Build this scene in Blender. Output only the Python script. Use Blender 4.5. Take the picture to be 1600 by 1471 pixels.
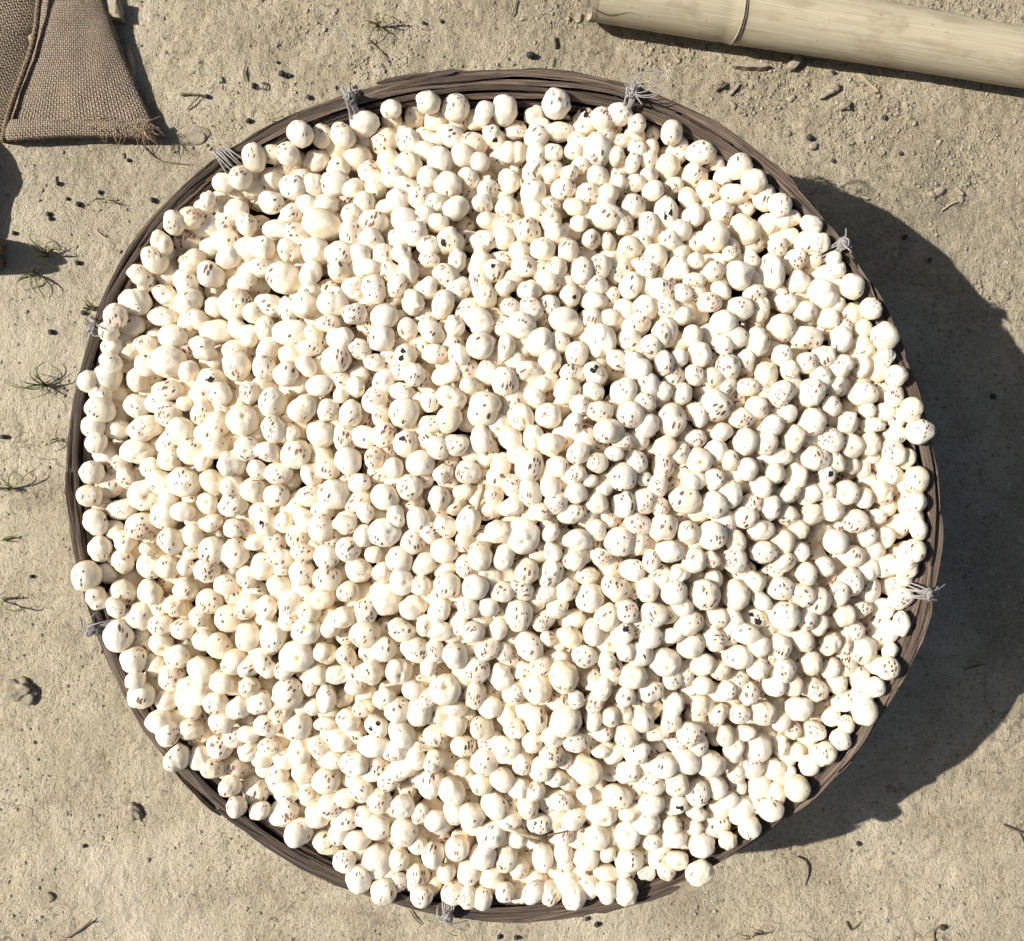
import bpy, bmesh, math, random
import numpy as np
from mathutils import Vector, Matrix, Quaternion

for _o in list(bpy.data.objects):
    bpy.data.objects.remove(_o, do_unlink=True)
scene = bpy.context.scene
COL = scene.collection
random.seed(11)
rng = np.random.default_rng(11)
PI = math.pi

# ------------------------------------------------------------------ camera, sky, sun, exposure
CAM_H = 0.827            # the photographer's phone, straight above the basket (metres)
FOCAL = 1500.0           # in pixels of the 1600 px wide photograph
PX = CAM_H / FOCAL       # metres on the ground for one photograph pixel
RIM_H = 0.165
cam_d = bpy.data.cameras.new('camera'); cam = bpy.data.objects.new('camera', cam_d); COL.objects.link(cam)
cam.location = (0, 0, CAM_H); cam.rotation_euler = (0, 0, 0)
cam_d.sensor_fit = 'HORIZONTAL'; cam_d.sensor_width = 36.0; cam_d.lens = 36.0 * FOCAL / 1600.0
cam_d.clip_start = 0.01; cam_d.clip_end = 2000.0
scene.camera = cam

TRAVEL = Vector((337.0, -34.0, -300.0)).normalized()      # the way the sunlight goes
SUN_EL = math.asin(-TRAVEL.z); SUN_ROT = math.atan2(-TRAVEL.x, -TRAVEL.y)
world = bpy.data.worlds.new('World'); scene.world = world; world.use_nodes = True
wn = world.node_tree.nodes; wl = world.node_tree.links
for n in list(wn): wn.remove(n)
w_out = wn.new('ShaderNodeOutputWorld'); w_bg = wn.new('ShaderNodeBackground'); w_sky = wn.new('ShaderNodeTexSky')
w_sky.sky_type = 'NISHITA'; w_sky.sun_disc = False; w_sky.sun_elevation = SUN_EL; w_sky.sun_rotation = SUN_ROT
w_sky.air_density = 1.0; w_sky.dust_density = 2.5; w_sky.ozone_density = 1.0
w_bg.inputs['Strength'].default_value = 0.05
wl.new(w_sky.outputs[0], w_bg.inputs['Color']); wl.new(w_bg.outputs[0], w_out.inputs['Surface'])
sun_d = bpy.data.lights.new('sun', 'SUN'); sun = bpy.data.objects.new('sun', sun_d); COL.objects.link(sun)
sun_d.energy = 5.0; sun_d.angle = math.radians(0.55); sun_d.color = (1.0, 0.965, 0.905)
sun.rotation_euler = TRAVEL.to_track_quat('-Z', 'Y').to_euler(); sun.location = (-2, 0.2, 2)
vs = scene.view_settings
vs.view_transform = 'Standard'; vs.look = 'None'; vs.exposure = 0.47; vs.gamma = 1.0; vs.use_curve_mapping = False
scene.render.engine = 'CYCLES'
scene.cycles.max_bounces = 9; scene.cycles.diffuse_bounces = 9; scene.cycles.use_adaptive_sampling = True; scene.cycles.adaptive_threshold = 0.05; scene.cycles.adaptive_min_samples = 12; scene.cycles.use_light_tree = False; scene.cycles.glossy_bounces = 2
scene.cycles.use_denoising = True

# ------------------------------------------------------------------ helpers
def P(u, v, z=0.0):
    """Photograph pixel (u, v) at height z -> metres in the place."""
    s = PX * (1.0 - z / CAM_H)
    return Vector(((u - 800.0) * s, -(v - 735.5) * s, z))

def tag(o, label=None, cat=None, group=None, kind=None):
    if label: o['label'] = label
    if cat: o['category'] = cat
    if group: o['group'] = group
    if kind: o['kind'] = kind
    return o

def empty(name, loc=(0, 0, 0)):
    o = bpy.data.objects.new(name, None); COL.objects.link(o); o.location = loc; o.empty_display_size = 0.02
    return o

def link(name, me, mat, parent=None):
    o = bpy.data.objects.new(name, me); COL.objects.link(o)
    if mat is not None and len(me.materials) == 0: me.materials.append(mat)
    if parent is not None:
        o.parent = parent
        o.matrix_parent_inverse = parent_world(parent).inverted()
    return o

def parent_world(o):
    m = Matrix.Translation(o.location) @ o.rotation_euler.to_matrix().to_4x4() if o.type in ('EMPTY', 'MESH') else o.matrix_world.copy()
    if o.parent is not None:
        m = parent_world(o.parent) @ o.matrix_parent_inverse @ m
    return m

def mesh(name, verts, faces, smooth=True, uvs=None):
    me = bpy.data.meshes.new(name)
    me.from_pydata([tuple(v) for v in verts], [], [tuple(f) for f in faces])
    if smooth: me.polygons.foreach_set('use_smooth', [True] * len(me.polygons))
    if uvs is not None:
        l = me.uv_layers.new(name='UVMap')
        idx = np.empty(len(me.loops), dtype=np.int32); me.loops.foreach_get('vertex_index', idx)
        l.data.foreach_set('uv', np.asarray(uvs, dtype=np.float32)[idx].ravel())
    me.update()
    return me

class MB:
    """Collects several shapes into one mesh."""
    def __init__(s): s.v = []; s.f = []; s.u = []
    def add(s, v, f, u=None):
        k = len(s.v); s.v += [tuple(x) for x in v]; s.f += [tuple(i + k for i in q) for q in f]
        s.u += [tuple(x) for x in u] if u is not None else [(0.0, 0.0)] * len(v)
    def build(s, name, mat, parent=None, smooth=True):
        return link(name, mesh(name, s.v, s.f, smooth, s.u), mat, parent)

def frames(path):
    p = [Vector(x) for x in path]; n = len(p); T = []
    for i in range(n):
        d = p[min(i + 1, n - 1)] - p[max(i - 1, 0)]
        T.append(d.normalized() if d.length > 1e-9 else Vector((1, 0, 0)))
    up = Vector((0, 0, 1)) if abs(T[0].z) < 0.9 else Vector((1, 0, 0))
    N = []; a = (up - T[0] * up.dot(T[0])).normalized()
    for i in range(n):
        a = a - T[i] * a.dot(T[i]); a = a.normalized() if a.length > 1e-9 else Vector((0, 1, 0)); N.append(a)
    return p, T, N

def tube(path, rad, seg=6, closed=False):
    p, T, N = frames(path); n = len(p); v = []; f = []; u = []; acc = 0.0
    for i in range(n):
        r = rad[i] if hasattr(rad, '__len__') else rad
        B = T[i].cross(N[i])
        if i: acc += (p[i] - p[i - 1]).length
        for k in range(seg):
            a = 2 * PI * k / seg
            v.append(p[i] + N[i] * (r * math.cos(a)) + B * (r * math.sin(a))); u.append((acc, k / seg * 2 * PI * r))
    for i in range(n - 1 if not closed else n):
        j = (i + 1) % n
        for k in range(seg):
            q = (k + 1) % seg
            f.append((i * seg + k, i * seg + q, j * seg + q, j * seg + k))
    if not closed:
        f.append(tuple(reversed(range(seg)))); f.append(tuple((n - 1) * seg + k for k in range(seg)))
    return v, f, u

_GRID = {}
def vnoise(x, y, cell, seed):
    """Smooth value noise on numpy arrays, about -1..1."""
    g = _GRID.get(seed)
    if g is None: g = _GRID[seed] = np.random.default_rng(seed).uniform(-1, 1, (256, 256))
    fx = x / cell; fy = y / cell
    ix = np.floor(fx).astype(int); iy = np.floor(fy).astype(int)
    tx = fx - ix; ty = fy - iy
    tx = tx * tx * (3 - 2 * tx); ty = ty * ty * (3 - 2 * ty)
    a = g[ix % 256, iy % 256]; b = g[(ix + 1) % 256, iy % 256]; c = g[ix % 256, (iy + 1) % 256]; d = g[(ix + 1) % 256, (iy + 1) % 256]
    return (a * (1 - tx) + b * tx) * (1 - ty) + (c * (1 - tx) + d * tx) * ty

# ------------------------------------------------------------------ materials
class NT:
    def __init__(s, name, rough=0.8, spec=0.3):
        s.m = bpy.data.materials.new(name); s.m.use_nodes = True; s.t = s.m.node_tree
        s.b = s.t.nodes['Principled BSDF']; s.b.inputs['Roughness'].default_value = rough
        s.b.inputs['Specular IOR Level'].default_value = spec
    def n(s, ty, **kw):
        x = s.t.nodes.new(ty)
        for k, v in kw.items():
            if k.startswith('i_'): x.inputs[k[2:].replace('_', ' ')].default_value = v
            else: setattr(x, k, v)
        return x
    def l(s, a, b): s.t.links.new(a, b)
    def noise(s, co, scale, detail=4, rough=0.6, dist=0.0):
        x = s.n('ShaderNodeTexNoise'); x.inputs['Scale'].default_value = scale; x.inputs['Detail'].default_value = detail
        x.inputs['Roughness'].default_value = rough; x.inputs['Distortion'].default_value = dist
        if co is not None: s.l(co, x.inputs['Vector'])
        return x.outputs['Fac']
    def ramp(s, fac, stops):
        x = s.n('ShaderNodeValToRGB'); e = x.color_ramp.elements
        while len(e) < len(stops): e.new(0.5)
        for i, (p, c) in enumerate(stops):
            e[i].position = p; e[i].color = (*c, 1) if len(c) == 3 else c
        s.l(fac, x.inputs[0]); return x.outputs[0]
    def mix(s, fac, a, b, mode='MIX'):
        x = s.n('ShaderNodeMix', data_type='RGBA', blend_type=mode)
        for sock, val in ((x.inputs[0], fac), (x.inputs[6], a), (x.inputs[7], b)):
            if hasattr(val, 'is_linked'): s.l(val, sock)
            elif isinstance(val, tuple): sock.default_value = (*val, 1) if len(val) == 3 else val
            else: sock.default_value = val
        return x.outputs[2]
    def math(s, op, a, b=None, clamp=False):
        x = s.n('ShaderNodeMath', operation=op, use_clamp=clamp)
        for k, val in ((0, a), (1, b)):
            if val is None: continue
            if hasattr(val, 'is_linked'): s.l(val, x.inputs[k])
            else: x.inputs[k].default_value = val
        return x.outputs[0]
    def step(s, val, lo, hi, a=0.0, b=1.0):
        x = s.n('ShaderNodeMapRange', interpolation_type='SMOOTHSTEP')
        s.l(val, x.inputs[0]); x.inputs[1].default_value = lo; x.inputs[2].default_value = hi; x.inputs[3].default_value = a; x.inputs[4].default_value = b
        return x.outputs[0]
    def scale(s, co, sc):
        x = s.n('ShaderNodeVectorMath', operation='MULTIPLY'); s.l(co, x.inputs[0]); x.inputs[1].default_value = sc
        return x.outputs[0]
    def bump(s, h, strength=0.5, dist=0.001, prev=None):
        x = s.n('ShaderNodeBump'); x.inputs['Strength'].default_value = strength; x.inputs['Distance'].default_value = dist
        s.l(h, x.inputs['Height'])
        if prev is not None: s.l(prev, x.inputs['Normal'])
        return x.outputs[0]
    def done(s, col=None, nrm=None, rough=None):
        if col is not None:
            if isinstance(col, tuple): s.b.inputs['Base Color'].default_value = (*col, 1)
            else: s.l(col, s.b.inputs['Base Color'])
        if nrm is not None: s.l(nrm, s.b.inputs['Normal'])
        if rough is not None: s.l(rough, s.b.inputs['Roughness'])
        return s.m
    def obj(s): return s.n('ShaderNodeTexCoord').outputs['Object']
    def uv(s): return s.n('ShaderNodeTexCoord').outputs['UV']
    def rnd(s): return s.n('ShaderNodeObjectInfo').outputs['Random']

def mat_soil():
    k = NT('dry_soil', 0.95, 0.1); g = k.n('ShaderNodeNewGeometry').outputs['Position']
    big = k.noise(g, 3.2, 3, 0.55, 0.4); mid = k.noise(g, 20, 4, 0.65, 0.5); fine = k.noise(g, 190, 4, 0.72); grit = k.noise(g, 700, 2, 0.7)
    base = k.ramp(mid, [(0.28, (0.302, 0.248, 0.166)), (0.50, (0.445, 0.376, 0.260)), (0.74, (0.552, 0.478, 0.350))])
    # darker, damper earth where the ground was trampled (beyond the basket)
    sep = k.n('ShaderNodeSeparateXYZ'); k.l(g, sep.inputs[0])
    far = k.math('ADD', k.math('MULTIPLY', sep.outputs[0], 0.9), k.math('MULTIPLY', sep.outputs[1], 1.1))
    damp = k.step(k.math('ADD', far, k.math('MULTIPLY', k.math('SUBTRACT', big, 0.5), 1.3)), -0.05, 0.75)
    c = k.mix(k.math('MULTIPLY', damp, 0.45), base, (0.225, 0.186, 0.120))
    c = k.mix(k.math('MULTIPLY', k.step(big, 0.50, 0.66), 0.55), c, (0.225, 0.192, 0.135))
    c = k.mix(k.math('MULTIPLY', k.step(fine, 0.55, 0.68), 0.9), c, (0.420, 0.372, 0.280))
    c = k.mix(k.math('MULTIPLY', k.step(fine, 0.44, 0.31), 0.8), c, (0.130, 0.108, 0.072))
    c = k.mix(k.math('MULTIPLY', k.step(grit, 0.56, 0.66), 0.6), c, (0.445, 0.40, 0.31))
    c = k.mix(k.math('MULTIPLY', k.step(grit, 0.44, 0.33), 0.65), c, (0.115, 0.096, 0.066))
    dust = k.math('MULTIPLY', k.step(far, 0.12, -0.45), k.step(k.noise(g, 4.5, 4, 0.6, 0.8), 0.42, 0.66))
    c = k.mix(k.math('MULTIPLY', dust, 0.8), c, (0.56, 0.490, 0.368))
    # hair cracks
    w = k.n('ShaderNodeTexVoronoi', feature='DISTANCE_TO_EDGE'); w.inputs['Scale'].default_value = 11
    wob = k.n('ShaderNodeVectorMath', operation='ADD'); nz = k.n('ShaderNodeTexNoise'); nz.inputs['Scale'].default_value = 40; nz.inputs['Detail'].default_value = 3
    k.l(g, nz.inputs['Vector']); k.l(k.scale(nz.outputs['Color'], (0.06, 0.06, 0.05)), wob.inputs[0]); k.l(g, wob.inputs[1]); k.l(wob.outputs[0], w.inputs['Vector'])
    crack = k.math('MULTIPLY', k.step(w.outputs['Distance'], 0.014, 0.004), k.step(k.noise(g, 6, 1), 0.55, 0.66))
    c = k.mix(k.math('MULTIPLY', crack, 0.6), c, (0.12, 0.10, 0.07))
    h = k.math('ADD', fine, k.math('MULTIPLY', grit, 0.5))
    return k.done(c, k.bump(h, 1.0, 0.0030))

def mat_crumb():
    k = NT('soil_crumb', 0.95, 0.1); g = k.n('ShaderNodeNewGeometry').outputs['Position']
    c = k.ramp(k.noise(g, 120, 2), [(0.3, (0.20, 0.169, 0.118)), (0.52, (0.315, 0.272, 0.198)), (0.75, (0.45, 0.40, 0.31))])
    return k.done(c, k.bump(k.noise(g, 900, 3), 0.5, 0.0006))

def mat_seed():
    k = NT('popped_seed', 0.62, 0.28)
    fc = k.n('ShaderNodeAttribute', attribute_name='fc').outputs['Vector']
    mk = k.n('ShaderNodeSeparateXYZ'); k.l(k.n('ShaderNodeAttribute', attribute_name='mk').outputs['Vector'], mk.inputs[0])
    fm, hm, cm = mk.outputs
    tn = k.n('ShaderNodeAttribute', attribute_name='tn').outputs['Fac']
    c = k.mix(tn, (0.865, 0.787, 0.65), (0.815, 0.68, 0.465))
    nz = k.noise(fc, 1.3, 3)
    c = k.mix(k.math('MULTIPLY', k.step(nz, 0.48, 0.78), 0.45), c, (0.83, 0.72, 0.53))
    # scorched tan halo where freckles crowd
    c = k.mix(k.math('MULTIPLY', k.step(fm, 0.45, 1.0), 0.5), c, (0.70, 0.50, 0.385))
    v = k.n('ShaderNodeTexVoronoi', feature='F1'); k.l(fc, v.inputs['Vector']); v.inputs['Scale'].default_value = 1.0
    wobble = k.math('MULTIPLY', k.math('SUBTRACT', nz, 0.5), 0.5)
    cell = k.n('ShaderNodeSeparateXYZ'); k.l(v.outputs['Color'], cell.inputs[0])
    on = k.math('LESS_THAN', cell.outputs[0], fm)
    size = k.math('ADD', k.math('MULTIPLY', cell.outputs[1], 0.25), 0.21)
    dist = k.math('SUBTRACT', k.math('ADD', v.outputs['Distance'], wobble), size)
    dot = k.math('MULTIPLY', k.step(dist, 0.05, -0.02), on)
    fcol = k.mix(cell.outputs[2], (0.05, 0.022, 0.014), (0.29, 0.11, 0.065))
    c = k.mix(k.math('MULTIPLY', dot, 0.93), c, fcol)
    # puckered yellow-brown eye
    hn = k.math('ADD', hm, k.math('MULTIPLY', k.math('SUBTRACT', nz, 0.5), 0.6))
    c = k.mix(k.math('MULTIPLY', k.step(hn, 0.28, 0.75), 0.8), c, (0.66, 0.45, 0.19))
    c = k.mix(k.math('MULTIPLY', k.step(hn, 0.78, 1.0), 0.85), c, (0.22, 0.115, 0.04))
    # bits of black shell left on the seed
    cn = k.math('ADD', cm, k.math('MULTIPLY', k.math('SUBTRACT', nz, 0.5), 1.5))
    c = k.mix(k.step(cn, 0.52, 0.60), c, (0.020, 0.017, 0.018))
    k.b.subsurface_method = 'BURLEY'; k.b.inputs['Subsurface Weight'].default_value = 0.4; k.b.inputs['Subsurface Scale'].default_value = 0.006   # airy starch foam
    k.b.inputs['Subsurface Radius'].default_value = (1.0, 0.88, 0.74)
    return k.done(c, k.bump(k.noise(fc, 2.4, 3, 0.6, 0.5), 0.5, 0.0014))

def mat_wood():
    k = NT('weathered_cane', 0.78, 0.25); uv = k.uv(); r = k.rnd()
    sh = k.n('ShaderNodeVectorMath', operation='ADD'); cv = k.n('ShaderNodeCombineXYZ')
    k.l(k.math('MULTIPLY', r, 37.0), cv.inputs[0]); k.l(k.math('MULTIPLY', r, 11.0), cv.inputs[1])
    k.l(uv, sh.inputs[0]); k.l(cv.outputs[0], sh.inputs[1]); co = sh.outputs[0]
    fib = k.noise(k.scale(co, (22, 1100, 1)), 1.0, 4, 0.65); blot = k.noise(k.scale(co, (28, 110, 1)), 1.0, 4, 0.6)
    c = k.ramp(fib, [(0.30, (0.030, 0.022, 0.016)), (0.45, (0.115, 0.080, 0.057)), (0.60, (0.215, 0.160, 0.118)), (0.80, (0.335, 0.265, 0.205))])
    c = k.mix(k.step(r, 0.35, 1.0), c, k.mix(0.72, c, (0.050, 0.036, 0.027)))
    c = k.mix(k.math('MULTIPLY', k.step(blot, 0.52, 0.66), 0.72), c, (0.050, 0.040, 0.036))
    spl = k.noise(k.scale(co, (9, 420, 1)), 1.0, 2, 0.5)
    c = k.mix(k.math('MULTIPLY', k.step(spl, 0.36, 0.30), 0.85), c, (0.02, 0.015, 0.012))
    h = k.math('ADD', fib, k.math('MULTIPLY', k.step(spl, 0.30, 0.37), 0.9))
    return k.done(c, k.bump(h, 0.8, 0.0012))

def mat_plain(name, a, b, scale=60, rough=0.8, bumpd=0.0006, stretch=None, spec=0.25):
    k = NT(name, rough, spec); co = k.obj()
    if stretch: co = k.scale(co, stretch)
    f = k.noise(co, scale, 4, 0.65)
    c = k.ramp(f, [(0.3, a), (0.7, b)])
    return k.done(c, k.bump(k.noise(co, scale * 3, 3), 0.5, bumpd))

def mat_string():
    k = NT('grey_string', 0.6, 0.35); uv = k.uv()
    f = k.noise(k.scale(uv, (500, 3000, 1)), 1.0, 3)
    return k.done(k.ramp(f, [(0.3, (0.17, 0.155, 0.142)), (0.7, (0.46, 0.43, 0.40))]), k.bump(f, 0.5, 0.0004))

def mat_bamboo():
    k = NT('pale_bamboo', 0.5, 0.35); uv = k.uv()
    fib = k.noise(k.scale(uv, (12, 500, 1)), 1.0, 4, 0.6); blot = k.noise(k.scale(uv, (14, 30, 1)), 1.0, 5, 0.65)
    c = k.ramp(fib, [(0.22, (0.33, 0.27, 0.172)), (0.5, (0.455, 0.392, 0.270)), (0.8, (0.55, 0.488, 0.362))])
    c = k.mix(k.math('MULTIPLY', k.step(blot, 0.48, 0.62), 0.6), c, (0.30, 0.242, 0.15))
    c = k.mix(k.math('MULTIPLY', k.step(blot, 0.44, 0.28), 0.30), c, (0.52, 0.455, 0.32))
    fine = k.noise(k.scale(uv, (30, 1400, 1)), 1.0, 3, 0.6)
    spl = k.noise(k.scale(uv, (4.5, 170, 1)), 1.0, 2, 0.5)
    crack = k.step(spl, 0.275, 0.255)
    c = k.mix(k.math('MULTIPLY', crack, 0.7), c, (0.20, 0.145, 0.08))
    sp = k.n('ShaderNodeTexVoronoi', feature='F1'); k.l(k.scale(uv, (60, 60, 1)), sp.inputs['Vector']); sp.inputs['Scale'].default_value = 1.0
    c = k.mix(k.math('MULTIPLY', k.step(sp.outputs['Distance'], 0.07, 0.04), 0.6), c, (0.16, 0.12, 0.07))
    h = k.math('SUBTRACT', k.math('ADD', fib, k.math('MULTIPLY', fine, 0.5)), crack)
    return k.done(c, k.bump(h, 0.35, 0.0008), k.step(blot, 0.3, 0.7, 0.42, 0.62))

def mat_jute(name, tint):
    k = NT(name, 0.92, 0.12); uv = k.uv()
    wob = k.n('ShaderNodeVectorMath', operation='ADD'); nz = k.n('ShaderNodeTexNoise'); nz.inputs['Scale'].default_value = 60; nz.inputs['Detail'].default_value = 3
    k.l(uv, nz.inputs['Vector']); k.l(k.scale(nz.outputs['Color'], (0.0016, 0.0016, 0)), wob.inputs[0]); k.l(uv, wob.inputs[1]); co = wob.outputs[0]
    s = k.n('ShaderNodeSeparateXYZ'); k.l(co, s.inputs[0])
    TH = 2 * PI / 0.0042
    sx = k.math('SINE', k.math('MULTIPLY', s.outputs[0], TH)); sy = k.math('SINE', k.math('MULTIPLY', s.outputs[1], TH))
    par = k.math('MULTIPLY', sx, sy)                                     # which thread is on top
    ax = k.math('ABSOLUTE', sx); ay = k.math('ABSOLUTE', sy)
    over = k.step(par, -0.25, 0.25)
    hgt = k.math('ADD', k.math('MULTIPLY', over, ax), k.math('MULTIPLY', k.math('SUBTRACT', 1.0, over), ay))
    thread = k.noise(k.scale(co, (260, 260, 1)), 1.0, 3)
    blot = k.noise(uv, 26, 5, 0.65)
    c = k.ramp(thread, [(0.25, tuple(x * 0.72 for x in tint)), (0.55, tint), (0.8, tuple(min(1, x * 1.28) for x in tint))])
    c = k.mix(k.math('MULTIPLY', k.step(blot, 0.42, 0.70), 0.35), c, tuple(x * 0.66 for x in tint))
    c = k.mix(k.math('MULTIPLY', k.step(hgt, 0.62, 0.25), 0.60), c, tuple(x * 0.34 for x in tint))
    return k.done(c, k.bump(k.math('ADD', hgt, k.math('MULTIPLY', thread, 0.3)), 1.0, 0.0016))

M = dict(
    soil=mat_soil(), crumb=mat_crumb(), seed=mat_seed(), wood=mat_wood(), string=mat_string(), bamboo=mat_bamboo(),
    jute=mat_jute('jute_burlap', (0.395, 0.308, 0.222)), hem=mat_jute('jute_hem', (0.345, 0.25, 0.168)),
    fibre=mat_plain('jute_fibre', (0.22, 0.145, 0.09), (0.38, 0.27, 0.18), 200),
    liner=mat_plain('dark_backing_and_base', (0.035, 0.027, 0.022), (0.085, 0.063, 0.05), 120),  # dark brown for the added light-blocking shell and the base
    black=mat_plain('black_seed_coat', (0.022, 0.022, 0.024), (0.062, 0.060, 0.060), 300, 0.6, 0.0004),
    straw=mat_plain('dry_straw', (0.34, 0.27, 0.16), (0.52, 0.44, 0.29), 90, 0.7, 0.0004),
    twig=mat_plain('dark_twig', (0.085, 0.065, 0.045), (0.21, 0.165, 0.115), 120),
    chip=mat_plain('grey_wood_chip', (0.24, 0.195, 0.14), (0.44, 0.375, 0.285), 160, 0.85, 0.0006, (1, 8, 1)),
    grass=mat_plain('dull_green_grass', (0.075, 0.095, 0.030), (0.20, 0.215, 0.085), 120, 0.6, 0.0002),
    drygrass=mat_plain('yellowed_grass', (0.20, 0.18, 0.075), (0.40, 0.35, 0.175), 120, 0.6, 0.0002),
    clod=mat_plain('earth_clod', (0.20, 0.165, 0.115), (0.40, 0.34, 0.25), 150, 0.95, 0.002),
    pale=mat_plain('pale_pebble', (0.30, 0.258, 0.185), (0.44, 0.39, 0.29), 200, 0.9, 0.0006),
    brick=mat_plain('sandy_block', (0.33, 0.275, 0.185), (0.47, 0.40, 0.28), 120, 0.95, 0.001),
)

# ------------------------------------------------------------------ the ground
def axis_coords(lo, hi, step, far):
    a = list(np.arange(lo, hi + 1e-9, step)); x = step; p = a[-1]; out = []
    while p < far: x *= 1.45; p += x; out.append(p)
    x = step; p = a[0]; pre = []
    while p > -far: x *= 1.45; p -= x; pre.append(p)
    return np.array(pre[::-1] + a + out)

def ground_height(X, Y):
    m = np.clip(1.6 - np.maximum(np.abs(X), np.abs(Y)) / 0.6, 0, 1)
    z = 0.0022 * vnoise(X + 7, Y + 3, 0.13, 1) + 0.0010 * vnoise(X + 7, Y + 3, 0.05, 2) + 0.0004 * vnoise(X, Y, 0.02, 3) + 0.00045 * vnoise(X, Y, 0.008, 4) + 0.0006 * vnoise(X, Y, 0.0045, 5)
    # rougher, trampled earth on the far side
    rough = np.clip((X * 0.9 + Y * 1.1 + 0.12 + 0.25 * vnoise(X, Y, 0.09, 6)) / 0.45, 0, 1)
    z = z + rough * (0.0005 * vnoise(X, Y, 0.0125, 7) + 0.0008 * vnoise(X, Y, 0.0055, 8))
    # broom ribs swept into the soft earth on the near side
    for (u, v, s, a, wl_, amp) in ((300, 1262, 62, 0.5, 0.0042, 0.0006), (90, 880, 70, 1.1, 0.0040, 0.00045), (620, 1450, 60, 0.2, 0.0045, 0.0005), (150, 1150, 70, 0.9, 0.005, 0.0004)):
        c = P(u, v); d2 = ((X - c.x) ** 2 + (Y - c.y) ** 2) / (s * PX) ** 2
        z = z + amp * np.exp(-d2) * np.sin((X * math.cos(a) + Y * math.sin(a)) * 2 * PI / wl_ + 2 * vnoise(X, Y, 0.02, 9))
    return z * m - 0.004 * (1 - m)

gx = axis_coords(-0.52, 0.52, 0.0022, 400.0); gy = axis_coords(-0.48, 0.48, 0.0022, 400.0)
GX, GY = np.meshgrid(gx, gy, indexing='ij'); GZ = ground_height(GX, GY)
nx, ny = len(gx), len(gy)
co = np.stack([GX, GY, GZ], -1).reshape(-1, 3).astype(np.float32)
ii, jj = np.meshgrid(np.arange(nx - 1), np.arange(ny - 1), indexing='ij'); b0 = (ii * ny + jj).ravel()
quads = np.stack([b0, b0 + ny, b0 + ny + 1, b0 + 1], -1).astype(np.int32)
def fast_mesh(name, co, polys, smooth=True):
    me = bpy.data.meshes.new(name); k = polys.shape[1]
    me.vertices.add(len(co)); me.vertices.foreach_set('co', np.ascontiguousarray(co, np.float32).ravel())
    me.loops.add(polys.size); me.loops.foreach_set('vertex_index', np.ascontiguousarray(polys, np.int32).ravel())
    me.polygons.add(len(polys)); me.polygons.foreach_set('loop_start', np.arange(0, polys.size, k, dtype=np.int32))
    if smooth: me.polygons.foreach_set('use_smooth', np.ones(len(polys), bool))
    me.update(calc_edges=True); return me
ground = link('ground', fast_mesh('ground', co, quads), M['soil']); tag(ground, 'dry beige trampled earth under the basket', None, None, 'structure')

def gz(x, y): return float(ground_height(np.array([x]), np.array([y]))[0])
def G(u, v, lift=0.0):
    p = P(u, v); p.z = gz(p.x, p.y) + lift; return p

def ico(sub):
    bm = bmesh.new(); bmesh.ops.create_icosphere(bm, subdivisions=sub, radius=1.0)
    v = np.array([x.co[:] for x in bm.verts]); f = np.array([[q.index for q in p.verts] for p in bm.faces]); bm.free()
    return v / np.linalg.norm(v, axis=1)[:, None], f
ICO = {s: ico(s) for s in (1, 2, 3, 4)}

# loose crumbs of soil lying on it (nobody could count them)
def crumbs(n):
    V, F = ICO[1]; vs_, fs_ = [], []
    k = 0
    while k < n:
        u, v = rng.uniform(-20, 1620), rng.uniform(-20, 1490)
        w = 0.10 + 0.80 * max(0, min(1, (u - 300) / 900)) * max(0, min(1, (900 - v) / 700))
        w *= 0.15 + 0.85 * (math.sin(u * 0.021 + 1.3) * math.sin(v * 0.027 + u * 0.009) > 0.15)
        if rng.uniform() > w: continue
        p = P(u, v); r = float(np.exp(rng.normal(math.log(0.00075), 0.5)))
        r = min(r, 0.0016)
        s = rng.uniform(0.55, 1.6, 3) * np.array([1, 1, 0.45])
        q = V * s * (1 + rng.uniform(-0.25, 0.25, (len(V), 1))) * r
        a = rng.uniform(0, 2 * PI); ca, sa = math.cos(a), math.sin(a)
        q = np.stack([q[:, 0] * ca - q[:, 1] * sa, q[:, 0] * sa + q[:, 1] * ca, q[:, 2]], 1)
        vs_.append(q + np.array([p.x, p.y, 0.0])); fs_.append(F + len(V) * k); k += 1
    c = np.concatenate(vs_); f = np.concatenate(fs_)
    cen = c.reshape(n, len(V), 3).mean(1); z = ground_height(cen[:, 0], cen[:, 1])
    c[:, 2] += np.repeat(z, len(V)) + 0.0003
    o = link('soil_crumbs', fast_mesh('soil_crumbs', c, f, False), M['crumb'])
    tag(o, 'loose beige crumbs of dry soil scattered over the earth', None, None, 'stuff')
crumbs(11000)

# ------------------------------------------------------------------ the basket
CU, CV = 788.0, 771.0
RF = [677.3, -6.1, 0.3, 7.3, -10.1, 0.7, 1.0, -0.8, -4.8, 3.1, -2.6]
def rim_px(t):
    r = RF[0]
    for k in range(1, 6): r = r + RF[2 * k - 1] * math.cos(k * t) + RF[2 * k] * math.sin(k * t)
    return r
CX, CY = P(CU, CV, RIM_H).x, P(CU, CV, RIM_H).y
RS = PX * (1 - RIM_H / CAM_H)
def wall_in(d): return 0.30 * d + 2.0 * d * d if d > 0 else 0.0
def wall_pt(t, d, dr=0.0):
    r = rim_px(t) * RS - wall_in(d) + dr
    return Vector((CX + r * math.cos(t), CY + r * math.sin(t), RIM_H - d))
def ang(u, v): return math.atan2(-(v - CV), u - CU)

basket = empty('basket', (CX, CY, 0.0))
tag(basket, 'round dark brown woven cane basket heaped with white popped seeds', 'basket')

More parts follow.
